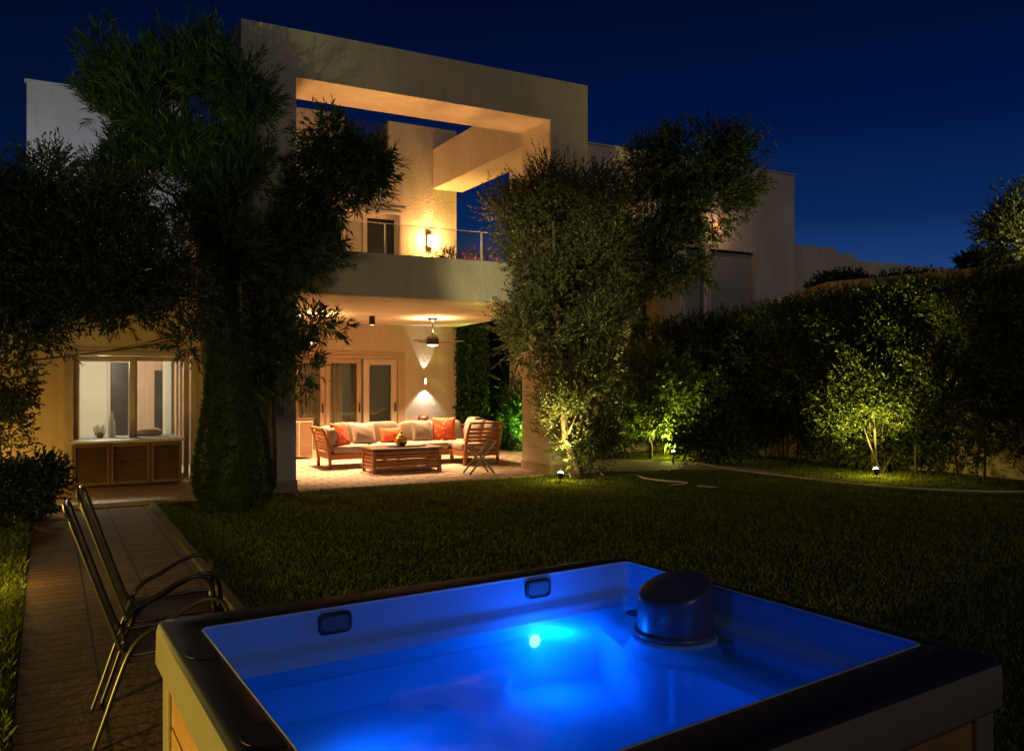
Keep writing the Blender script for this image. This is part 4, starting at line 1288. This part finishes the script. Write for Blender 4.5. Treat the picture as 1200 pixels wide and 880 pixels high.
# boundary wall behind the hedge
hb = [gnd(*p) for p in ((690, 528), (770, 531), (850, 536), (950, 546), (1100, 560), (1260, 577))]
hb.append(hb[-1] + (hb[-1] - hb[-2])*1.2)
hn = Vector((.67, .74, 0)).normalized()
bw = thing('boundary_wall', 'sand-coloured garden wall with sloping coping behind the hedge', 'wall', hb[2] + hn*1.2)
m = MB()
wl = [p + hn*.78 for p in hb]
tops = [2.6, 2.95, 3.15, 3.62, 3.62, 3.62, 3.62]
for i in range(len(wl) - 1):
    a, b = wl[i], wl[i+1]; o2 = hn*.22
    za, zb = tops[i], tops[i+1]
    P = [a, b, b + o2, a + o2]; Z = [za, zb, zb, za]
    lo_ = [m.bm.verts.new((p.x, p.y, 0)) for p in P]; hi_ = [m.bm.verts.new((p.x, p.y, z)) for p, z in zip(P, Z)]
    m.bm.faces.new(hi_)
    m.bm.faces.new((lo_[0], lo_[1], hi_[1], hi_[0])); m.bm.faces.new((lo_[2], lo_[3], hi_[3], hi_[2]))
    if i == 0: m.bm.faces.new((lo_[3], lo_[0], hi_[0], hi_[3]))
    if i == len(wl) - 2: m.bm.faces.new((lo_[1], lo_[2], hi_[2], hi_[1]))
bmesh.ops.remove_doubles(m.bm, verts=m.bm.verts[:], dist=1e-4)
m.build('wall_face', M['gardenwall'], bw, world=True)
# back fence between the houses
bf = thing('back_fence', 'dark wall closing the gap between villa and neighbour', 'wall', W(5.1, 10.5), HA)
m = MB(); m.box(0, 8.0, 0, .2, 0, 3.9); m.build('wall_face', mat('dark_green_render', (.05, .08, .07), .9), bf)

# ================================================================== HEDGE
hedge = thing('hedge', 'tall dark leafy boundary hedge with bare stems at its foot', 'hedge', hb[3])
L = Leaves(21); rng = np.random.default_rng(21)
htop = [2.7, 2.8, 2.92, 3.12, 3.25, 3.3, 3.3]
def hedge_pts(n, front=True):
    k = rng.integers(0, len(hb) - 1, n); f = rng.random(n)
    A = np.array([tuple(p) for p in hb]); T = np.array(htop)
    seglen = np.linalg.norm(A[1:] - A[:-1], axis=1); k = rng.choice(len(hb) - 1, n, p=seglen/seglen.sum())
    base = A[k] + (A[k+1] - A[k]) * f[:, None]; top = T[k] + (T[k+1] - T[k]) * f
    return base, top
n = 27000
base, top = hedge_pts(n)
z0 = .24 + .16*np.sin(base[:, 0]*5) + .15*np.sin(base[:, 0]*13)
z = z0 + (top - z0 + .25*rng.random(n)) * rng.random(n) ** .85
dep = -.02 + .62 * rng.random(n) ** 1.6 + .16*np.sin(base[:, 0]*3 + z*2.2) + .10*np.sin(base[:, 0]*9 + z*5)
tp = z > top - .25
dep[tp] = rng.random(tp.sum())*.75
dep = np.minimum(dep, .74)
p = base + np.array(hn)[None, :]*dep[:, None]; p[:, 2] = z
out = np.tile(-np.array(hn), (n, 1)); out[tp] = [0, 0, 1]
L.shoots(p, out, 7, .16, .064, .030, up=.4, jit=.6)
L.build('foliage', M['leaf_hedge'], hedge)
pr = random.Random(4)
for k in range(34):
    i = pr.choice([0, 1, 2, 2, 3, 3, 3, 4, 4, 4]); f = pr.random()
    b_ = hb[i].lerp(hb[i+1], f) + hn*pr.uniform(.05, .45)
    m = MB(); q = b_ + Vector((pr.uniform(-.15, .15), pr.uniform(-.1, .1), pr.uniform(.7, 1.3)))
    m.tube([b_, b_.lerp(q, .5) + Vector((pr.uniform(-.05, .05), 0, 0)), q], [.025, .018, .012], 6); m.build('stem', M['bark'], hedge, world=True)

def ground_light(label, base, aim, power, col, spot=100, glow=0, size=.03):
    o = thing('garden_spotlight', label, 'lamp', base, 0, 'spike lights in the garden')
    a = Vector(aim).normalized()
    m = MB(); m.tube([(0, 0, 0), (0, 0, .09)], .010, 8); m.build('spike', M['dark'], o)
    rot = a.to_track_quat('Z', 'Y').to_matrix().to_4x4(); rot.translation = Vector((0, 0, .12))
    m = MB(); m.lathe([(.02, -.05), (.040, -.04), (.046, .03), (.046, .045), (.040, .045), (.038, .030), (.002, .026)], (0, 0, 0), 20); m.bm.transform(rot); m.build('head', M['dark'], o)
    m = MB(); m.lathe([(.044, .046), (.040, .056), (.020, .072), (.002, .076)], (0, 0, 0), 18); m.bm.transform(rot); m.build('lens', M['bulb_garden'], o)
    lamp('SPOT', o, Vector((0, 0, .12)) + a*.075, power, col, size, spot, .8, a)
    if glow: lamp('POINT', o, Vector((0, 0, .16)) + a*.10, glow, col, .03)
    return o
YEL = (1, .86, .34)
ground_light('bright spike light on the lawn below the loose olive tree', gnd(657, 566), (.08, .10, 1), 800, (1, .82, .22), 84, 16)
ground_light('spike light at the foot of the tall lit shrub by hedge', gnd(1027, 561), (.0, .50, 1), 1500, (1, .80, .17), 104, 24)
ground_light('hidden light glowing yellow between forked tree and broadleaf shrub', gnd(790, 538.2), (-.30, .16, 1), 800, (.97, .92, .12), 130, 26)
ground_light('hidden light glowing green behind the right pillar', W(6.45, 3.75), (-.24, .66, .75), 1500, (.62, 1, .10), 112, 8)

# lit shrub standing proud of the hedge
b_ = gnd(1030, 555)
shrub('lit_shrub', 'tall small-leaved shrub lit yellow from below in front of hedge', 'shrub', b_,
      [pblob(1035, 500, 15.5, 62, 40, .5), pblob(1035, 530, 15.4, 50, 20, .35), pblob(1025, 440, 15.7, 48, 45, .45), pblob(1020, 395, 15.9, 34, 35, .4), pblob(990, 490, 15.7, 45, 40, .4), pblob(1080, 490, 15.4, 45, 42, .4)],
      [dict(n=3000, nleaf=9, L=.16, leaf=.055, width=.028, up=.3, carve=.0)], 'leaf_hedge', stems=5, seed=31)
# forked small tree with long leaves
b_ = gnd(762, 538)
fk = thing('forked_tree', 'small forked tree with long pale leaves lit yellow from behind', 'tree', b_)
m = MB()
f0 = at(760, 512, b_.y)
m.tube([b_, at(763, 524, b_.y), f0], [.045, .038, .034], 8)
for q in ((740, 478), (748, 462), (760, 450), (785, 484), (800, 462), (776, 455)):
    e = at(*q, b_.y + pr.uniform(-.3, .3)); m.tube([f0, f0.lerp(e, .5) + Vector((0, .05, .03)), e], [.028, .018, .008], 7)
m.build('trunk', M['bark'], fk, world=True)
L = Leaves(41)
L.blobs([pblob(735, 470, b_.y, 30, 36), pblob(760, 440, b_.y, 38, 28), pblob(785, 470, b_.y, 30, 40), pblob(725, 500, b_.y, 24, 20), pblob(790, 435, b_.y, 22, 20), pblob(805, 500, b_.y - .3, 26, 30)],
        n=900, nleaf=9, L=.28, leaf=.17, width=.036, carve=.0, inner=.2, up=.45)
L.build('crown', M['leaf_lime'], fk)
shrub('broadleaf_shrub', 'dark leafy shrub beside the forked tree, backlit by yellow glow', 'shrub', gnd(818, 545),
      [pblob(826, 508, 17.0, 26, 30, .4), pblob(850, 515, 16.9, 26, 28, .35), pblob(806, 522, 17.0, 16, 16, .2)], [dict(n=520, nleaf=9, L=.18, leaf=.085, width=.045, up=.3, inner=.2)], 'leaf_hedge', seed=43)
shrub('low_shrub', 'low leafy shrub left of the forked tree before the sand wall', 'shrub', gnd(712, 539),
      [pblob(715, 508, 18.0, 28, 26, .4)], [dict(n=320, nleaf=9, L=.18, leaf=.08, width=.03, up=.4, inner=.2)], 'leaf_hedge', seed=44)

# plants between the houses
b_ = W(5.42, PT + .1)
iv = thing('columnar_shrub', 'bright green clipped column of leaves at the patio wall corner', 'shrub', b_)
L = Leaves(51); rng = np.random.default_rng(51); n = 2300
th = rng.uniform(0, 2*np.pi, n); rr = .30 + .05*rng.random(n)
pz = rng.uniform(.05, 2.95, n)
p = np.stack([b_.x + np.cos(th)*rr*1.0, b_.y + np.sin(th)*rr, pz], 1); o_ = np.stack([np.cos(th), np.sin(th), np.zeros(n)], 1)
L.shoots(p, o_, 7, .10, .075, .04, up=.1, jit=.5)
L.build('foliage', M['leaf_ivy'], iv)
m = MB(); m.tube([b_, b_ + Vector((.02, .0, 1.4)), b_ + Vector((0, .02, 2.8))], [.05, .04, .02], 8); m.build('stem', M['bark'], iv, world=True)

b_ = W(6.6, 5.6)
yu = thing('yucca', 'dark spiky yucca in the gap between patio and neighbour', 'plant', b_)
m = MB(); m.tube([b_, b_ + Vector((.03, 0, .8)), b_ + Vector((0, 0, 1.5))], [.09, .08, .07], 10); m.build('trunk', M['bark'], yu, world=True)
L = Leaves(52)
rng = np.random.default_rng(52); n = 420
d = rng.normal(0, 1, (n, 3)); d[:, 2] = d[:, 2]*.75 + .25; d /= np.linalg.norm(d, axis=1, keepdims=True)
p = np.array(tuple(b_)) + np.array([0, 0, 1.0]) * rng.uniform(.5, 1.55, (n, 1)) + d*.05
side = np.cross(d, rng.normal(0, 1, (n, 3))); side /= np.linalg.norm(side, axis=1, keepdims=True)
ln = rng.uniform(.5, .85, (n, 1))
dr = np.array([0, 0, 1.0])*ln*.30*(1 - d[:, 2:]**2)
L.q.append(np.stack([p, p + d*ln*.4 + side*.020, p + d*ln - dr, p + d*ln*.4 - side*.020], 1))
L.build('leaves', M['leaf_ivy'], yu)
b_ = W(6.2, 4.45)
shrub('round_shrub', 'lime lit shrub glowing behind the right pillar', 'shrub', b_,
      [(tuple(b_ + Vector((.05, .1, .62))), (.55, .4, .58)), (tuple(b_ + Vector((.2, .2, 1.2))), (.45, .4, .5))],
      [dict(n=900, nleaf=9, L=.15, leaf=.07, width=.034, up=.4, inner=.4)], 'leaf_ivy', seed=53)

# ================================================================== TREES
Yt = 11.5
b_ = gnd(262, 591)
tree('tall_podocarpus', 'tallest dark tree with upright spiky leaf tufts left of the portal', 'tree', b_,
     [b_, at(250, 500, Yt), at(240, 380, Yt), at(235, 280, Yt), at(225, 190, Yt), at(215, 110, Yt)], .10, .04,
     [pblob(150, 85, Yt, 42, 45), pblob(190, 75, Yt, 38, 40), pblob(140, 150, Yt, 50, 45), pblob(205, 130, Yt, 60, 70), pblob(245, 95, Yt, 45, 55), pblob(290, 95, Yt - .1, 26, 55), pblob(300, 175, Yt - .1, 22, 60),
      pblob(170, 215, Yt, 52, 50), pblob(230, 200, Yt, 55, 60), pblob(115, 130, Yt, 22, 30), pblob(280, 240, Yt - .2, 38, 55), pblob(205, 275, Yt, 40, 40), pblob(275, 290, Yt - .2, 34, 40)],
     [dict(n=6200, nleaf=14, L=.25, leaf=.17, width=.0155, up=.95, jit=.45, spread=38, carve=.20, inner=.25)], 'leaf_spiky', .035, 61)

# bottle-shaped clipped cypress
b_ = gnd(272, 597)
cy = thing('clipped_cypress', 'bottle-shaped dark clipped cypress swelling out at its base', 'tree', b_)
prof = [(602, 274, 24), (594, 274, 36), (575, 274, 42), (548, 273, 42), (520, 273, 38), (490, 271, 31), (460, 268, 24), (430, 266, 19), (400, 264, 16.5), (360, 262, 15), (320, 260, 16), (290, 258, 18), (260, 256, 19), (225, 254, 13), (205, 253, 5)]
Yc = b_.y
zc_ = [max(.0, at(p[1], p[0], Yc).z) for p in prof]; xc_ = [at(p[1], p[0], Yc).x for p in prof]; rc_ = [p[2]*Yc/1000 for p in prof]
L = Leaves(62); rng = np.random.default_rng(62); n = 14000
order = np.argsort(zc_); Z = np.array(zc_)[order]; X = np.array(xc_)[order]; RR = np.array(rc_)[order]
zz = []
while len(zz) < n:
    z = rng.uniform(.03, Z[-1], n); r = np.interp(z, Z, RR); zz.extend(z[rng.random(n) < r/RR.max() * 1.1 + .1])
zz = np.array(zz[:n]); r = np.interp(zz, Z, RR) * (.94 + .06*rng.random(n)); th = rng.uniform(0, 2*np.pi, n)
r *= 1 + .02*np.sin(th*5 + zz*6)
p = np.stack([np.interp(zz, Z, X) + np.cos(th)*r, Yc + np.sin(th)*r, zz], 1); o_ = np.stack([np.cos(th), np.sin(th), .2 + 0*th], 1)
L.shoots(p, o_*.6, 7, .055, .032, .008, up=.7, jit=.3, spread=32)
L.build('crown', M['leaf_cypress'], cy)
m = MB(); m.tube([(x, Yc, z) for x, z in zip(X[::2], Z[::2])], [max(.02, q*.8) for q in RR[::2]], 14); m.build('trunk', M['leaf_cypress'], cy, world=True)

b_ = gnd(321, 578)
Y2 = 12.3
tree('leafy_pillar_tree', 'bushy tree on thin trunk against left pillar, one branch crossing the balcony', 'tree', b_,
     [b_, at(321, 520, Y2), at(318, 450, Y2), at(322, 380, Y2), at(335, 300, Y2), at(370, 235, Y2 - .1), at(400, 190, Y2 - .2)], .045, .02,
     [pblob(318, 405, Y2, 26, 55), pblob(318, 330, Y2, 32, 50), pblob(352, 290, Y2 - .1, 42, 48), pblob(395, 210, Y2 - .2, 54, 46), pblob(430, 200, Y2 - .2, 30, 32), pblob(385, 165, Y2 - .2, 26, 26), pblob(362, 245, Y2 - .1, 35, 35),
      pblob(372, 383, Y2 - .2, 24, 14), pblob(352, 430, Y2 - .2, 13, 30), pblob(304, 440, Y2, 13, 24)],
     [dict(n=2500, nleaf=11, L=.22, leaf=.125, width=.024, up=.35, jit=.5, spread=48, carve=.05, inner=.25)], 'leaf_spiky', .02, 63)

Y3 = 9.6
b_ = gnd(-60, 615)
tree('olive_tree', 'wide dark olive tree arching over the wing window at left', 'tree', b_,
     [b_, at(-50, 520, Y3), at(-35, 430, Y3), at(5, 350, Y3), at(60, 290, Y3)], .10, .04,
     [pblob(30, 255, Y3, 45, 60), pblob(75, 285, Y3, 60, 70), pblob(130, 300, Y3, 60, 62), pblob(172, 318, Y3, 42, 34), pblob(105, 350, Y3, 72, 30), pblob(30, 360, Y3, 55, 60), pblob(0, 300, Y3, 40, 90), pblob(212, 345, Y3 + .2, 30, 34), pblob(222, 400, Y3 + .2, 20, 18), pblob(128, 232, Y3, 40, 26), pblob(60, 205, Y3, 26, 24), pblob(150, 368, Y3, 42, 14)],
     [dict(n=6600, nleaf=11, L=.24, leaf=.068, width=.019, up=.6, jit=.5, spread=45, carve=-.12, inner=.15)], 'leaf_dark', .014, 64)
shrub('climber', 'ivy-like column of leaves at the far left below olive tree', 'shrub', gnd(2, 600),
      [pblob(5, 440, 10.4, 26, 50, .4), pblob(2, 520, 10.4, 24, 60, .4)], [dict(n=900, nleaf=9, L=.16, leaf=.055, width=.026, up=.3)], 'leaf_olive', seed=65)
b_ = gnd(25, 607)
shrub('round_bush', 'dense dark bush at left edge of path before the ochre wall', 'shrub', b_,
      [pblob(28, 568, 10.3, 36, 34, .5), pblob(5, 580, 10.0, 34, 36, .5), pblob(45, 550, 10.5, 18, 16, .3)], [dict(n=1500, nleaf=9, L=.14, leaf=.06, width=.026, up=.4)], 'leaf_dark', seed=66)

b_ = gnd(681, 562)
Y4 = b_.y - .1
tree('loose_olive_tree', 'loose grey-green tree lit from the lawn beside the right pillar', 'tree', b_,
     [b_, at(672, 535, Y4), at(663, 515, Y4), at(660, 460, Y4), at(655, 390, Y4), at(650, 310, Y4), at(648, 240, Y4)], .085, .03,
     [pblob(622, 242, Y4, 34, 34), pblob(588, 248, Y4, 26, 18), pblob(642, 222, Y4, 16, 30), pblob(672, 232, Y4, 30, 34), pblob(705, 228, Y4, 22, 34), pblob(640, 290, Y4, 52, 42), pblob(690, 300, Y4, 48, 46), pblob(645, 360, Y4, 52, 44), pblob(618, 385, Y4 - .1, 26, 40), pblob(690, 370, Y4, 42, 48),
      pblob(664, 430, Y4, 36, 42), pblob(695, 440, Y4, 32, 45), pblob(668, 488, Y4, 30, 32), pblob(688, 500, Y4, 28, 28), pblob(672, 522, Y4, 24, 18), pblob(692, 530, Y4 + .15, 18, 16), pblob(652, 515, Y4 + .1, 15, 14)],
     [dict(n=8200, nleaf=12, L=.34, leaf=.066, width=.025, up=.75, jit=.5, spread=46, carve=.16, inner=.1)], 'leaf_olive', .028, 71)
b_ = gnd(694, 542)
Y5 = b_.y
tree('dark_spreading_tree', 'big dark spreading tree crown leaning right against the night sky', 'tree', b_,
     [b_, at(694, 480, Y5), at(702, 420, Y5), at(735, 365, Y5), at(770, 310, Y5), at(800, 240, Y5)], .075, .03,
     [pblob(800, 190, Y5, 56, 40), pblob(850, 175, Y5, 40, 26), pblob(862, 210, Y5, 30, 34), pblob(760, 200, Y5, 34, 36), pblob(822, 240, Y5, 46, 36), pblob(770, 250, Y5, 50, 40), pblob(745, 290, Y5, 44, 40), pblob(800, 290, Y5, 36, 26), pblob(720, 330, Y5, 36, 44), pblob(775, 325, Y5, 26, 20), pblob(815, 320, Y5, 20, 16)],
     [dict(n=5200, nleaf=11, L=.26, leaf=.10, width=.024, up=.25, jit=.55, spread=48, carve=.0, inner=.2)], 'leaf_dark', .035, 72)

b_ = hb[-2] + hn*2.4
Y7 = b_.y
tree('lit_treetop', 'lit treetop rising above hedge at the right edge of picture', 'tree', b_,
     [b_, b_ + Vector((.1, 0, 2.0)), at(1195, 300, Y7)], .08, .04,
     [pblob(1190, 280, Y7, 42, 34), pblob(1210, 240, Y7, 40, 30), pblob(1172, 262, Y7, 24, 24), pblob(1225, 290, Y7, 50, 40)],
     [dict(n=1500, nleaf=10, L=.22, leaf=.07, width=.028, up=.5, carve=.0, inner=.2)], 'leaf_olive', .03, 81)
wb_ = hb[-2] + hn*.89 + Vector((0, 0, 3.625))
o = thing('fill_floodlight', 'small unseen floodlight added on the boundary wall coping beyond the right edge', 'lamp', wb_)  # added out of view to light the front of the treetop
fa = at(1180, 265, Y7) - wb_
rot = fa.to_track_quat('Z', 'Y').to_matrix().to_4x4(); rot.translation = Vector((0, 0, .14))
m = MB(); m.tube([(0, 0, 0), (0, 0, .10)], .012, 8); m.build('bracket', M['dark'], o)
m = MB(); m.lathe([(.03, -.06), (.055, -.04), (.06, .04), (.055, .04), (.05, .03), (.002, .028)], seg=20); m.bm.transform(rot); m.build('head', M['dark'], o)
m = MB(); m.lathe([(.049, .031), (.03, .038), (.002, .04)], seg=18); m.bm.transform(rot); m.build('lens', M['bulb_garden'], o)
lamp('SPOT', o, Vector((0, 0, .14)) + fa.normalized()*.07, 150, (1, .86, .36), .04, 90, .8, fa)
def back_shrub(label, px, py, Y, rx, ry, seed):
    c = at(px, py, Y); b0 = Vector((c.x, c.y, 0))
    return shrub('wall_top_shrub', label, 'shrub', b0, [pblob(px, py, Y, rx, ry, .6), pblob(px + rx*.7, py + 3, Y, rx*.6, ry*.9, .5), pblob(px - rx*.7, py + 4, Y, rx*.6, ry*.8, .5)],
                 [dict(n=700, nleaf=9, L=.2, leaf=.09, width=.035, up=.5, inner=.1)], 'leaf_dark', seed=seed, group='dark shrubs showing over the boundary wall')
back_shrub('dark shrub over the wall nearest to the neighbouring house', 985, 333, 18.8, 32, 8, 91)
back_shrub('dark shrub over the wall midway along hedge top', 1060, 334, 18.0, 34, 8, 92)
back_shrub('dark shrub over the wall just left of lit treetop', 1128, 337, 17.2, 32, 9, 93)
shrub('distant_bush', 'small round bush far behind the long grey wall', 'shrub', Vector((at(1148, 306, 30).x, 30, 0)), [pblob(1148, 306, 30, 20, 8, .6)], [dict(n=400, nleaf=8, L=.3, leaf=.15, width=.06, up=.4, inner=.1)], 'leaf_dark', seed=94)

# ================================================================== hoses
def hose(label, pts, z=.028):
    P = [gnd(*p) + Vector((0, 0, z)) for p in pts]
    out = []
    for i in range(len(P)-1):
        p0, p1, p2, p3 = P[max(i-1, 0)], P[i], P[i+1], P[min(i+2, len(P)-1)]
        for k in range(6):
            t = k/6
            out.append(.5*((2*p1) + (p2-p0)*t + (2*p0-5*p1+4*p2-p3)*t*t + (3*p1-p0-3*p2+p3)*t**3))
    out.append(P[-1])
    m = MB(); n_ = len(out); m.tube(out, [.004 + .012*min(1, i/4, (n_-1-i)/4) for i in range(n_)], 8); o = m.build('garden_hose', M['hose'])
    return tag(o, label, 'hose', 'pale hoses lying on the lawn')
hose('long pale hose curving across lawn along the hedge', [(792, 543), (820, 546), (850, 552), (905, 559), (1000, 570), (1090, 577), (1172, 580), (1215, 579)], .05)
hose('short pale hose end beside path right of lit tree', [(698, 546), (709, 547.5), (718, 551), (727, 555)], .04)
hose('pale hose bent back on itself in the mid lawn', [(745, 560), (757, 564), (780, 567), (800, 568.5), (805, 569.5), (797, 571), (784, 572.5)], .05)
hose('short straight pale hose piece right of the bent hose', [(815, 573), (828, 574), (842, 574.5)], .05)

# assumed low path lights, added out of view on the left
def assumed_bollard(label, base, power, col):
    o = thing('assumed_bollard_light', label, 'lamp', base, 0, 'assumed low path lights')
    m = MB(); m.lathe([(.06, 0), (.06, .02), (.035, .03), (.035, .30)], seg=18); m.build('post', M['dark'], o)
    m = MB(); m.lathe([(.034, .301), (.04, .33), (.034, .36)], seg=18); m.build('lens', M['bulb_warm'], o)
    m = MB(); m.lathe([(.09, .361), (.09, .375), (.02, .40)], seg=20); m.build('hood', M['dark'], o)
    lamp('POINT', o, (.07, 0, .33), power, col, .04)
assumed_bollard('assumed low hooded path light in the grass beyond left edge', Vector((-4.55, 6.75, 0)), 30, (1, .68, .16))
assumed_bollard('assumed low hooded path light near the ochre wall behind round bush', W(-4.7, .35), 150, (1, .60, .11))
o = thing('fill_pole_light', 'unseen pole with two floodlights added beyond the left edge to brighten trees', 'lamp', (-4.8, 5.4, 0))  # pole and heads added out of view to light the tree crowns
m = MB(); m.tube([(0, 0, 0), (0, 0, 3.55)], .03, 10); m.build('pole', M['dark'], o)
fa = Vector((-4.5, 11.5, 5.7)) - Vector((-4.8, 5.4, 3.6))
rot = fa.to_track_quat('Z', 'Y').to_matrix().to_4x4(); rot.translation = Vector((0, 0, 3.6))
m = MB(); m.lathe([(.03, -.10), (.07, -.08), (.085, .05), (.078, .05), (.07, .03), (.002, .028)], seg=20); m.bm.transform(rot); m.build('head', M['dark'], o)
m = MB(); m.lathe([(.068, .031), (.04, .040), (.002, .042)], seg=18); m.bm.transform(rot); m.build('lens', M['bulb_garden'], o)
lamp('SPOT', o, Vector((0, 0, 3.6)) + fa.normalized()*.08, 220, (.84, 1, .50), .05, 38, .8, fa)
fb = Vector((.75, 14.4, 3.6)) - Vector((-4.8, 5.4, 3.6))
rot = fb.to_track_quat('Z', 'Y').to_matrix().to_4x4(); rot.translation = Vector((.0, -.02, 3.42))
m = MB(); m.lathe([(.03, -.10), (.07, -.08), (.085, .05), (.078, .05), (.07, .03), (.002, .028)], seg=20); m.bm.transform(rot); m.build('head', M['dark'], o)
m = MB(); m.lathe([(.068, .031), (.04, .040), (.002, .042)], seg=18); m.bm.transform(rot); m.build('lens', M['bulb_garden'], o)
lamp('SPOT', o, Vector((0, 0, 3.42)) + fb.normalized()*.08, 3000, (1, .88, .46), .05, 19, .7, fb)
assumed_bollard('assumed low hooded path light beside the tub pad at near left', Vector((-3.4, 1.2, 0)), 520, (1, .72, .14))
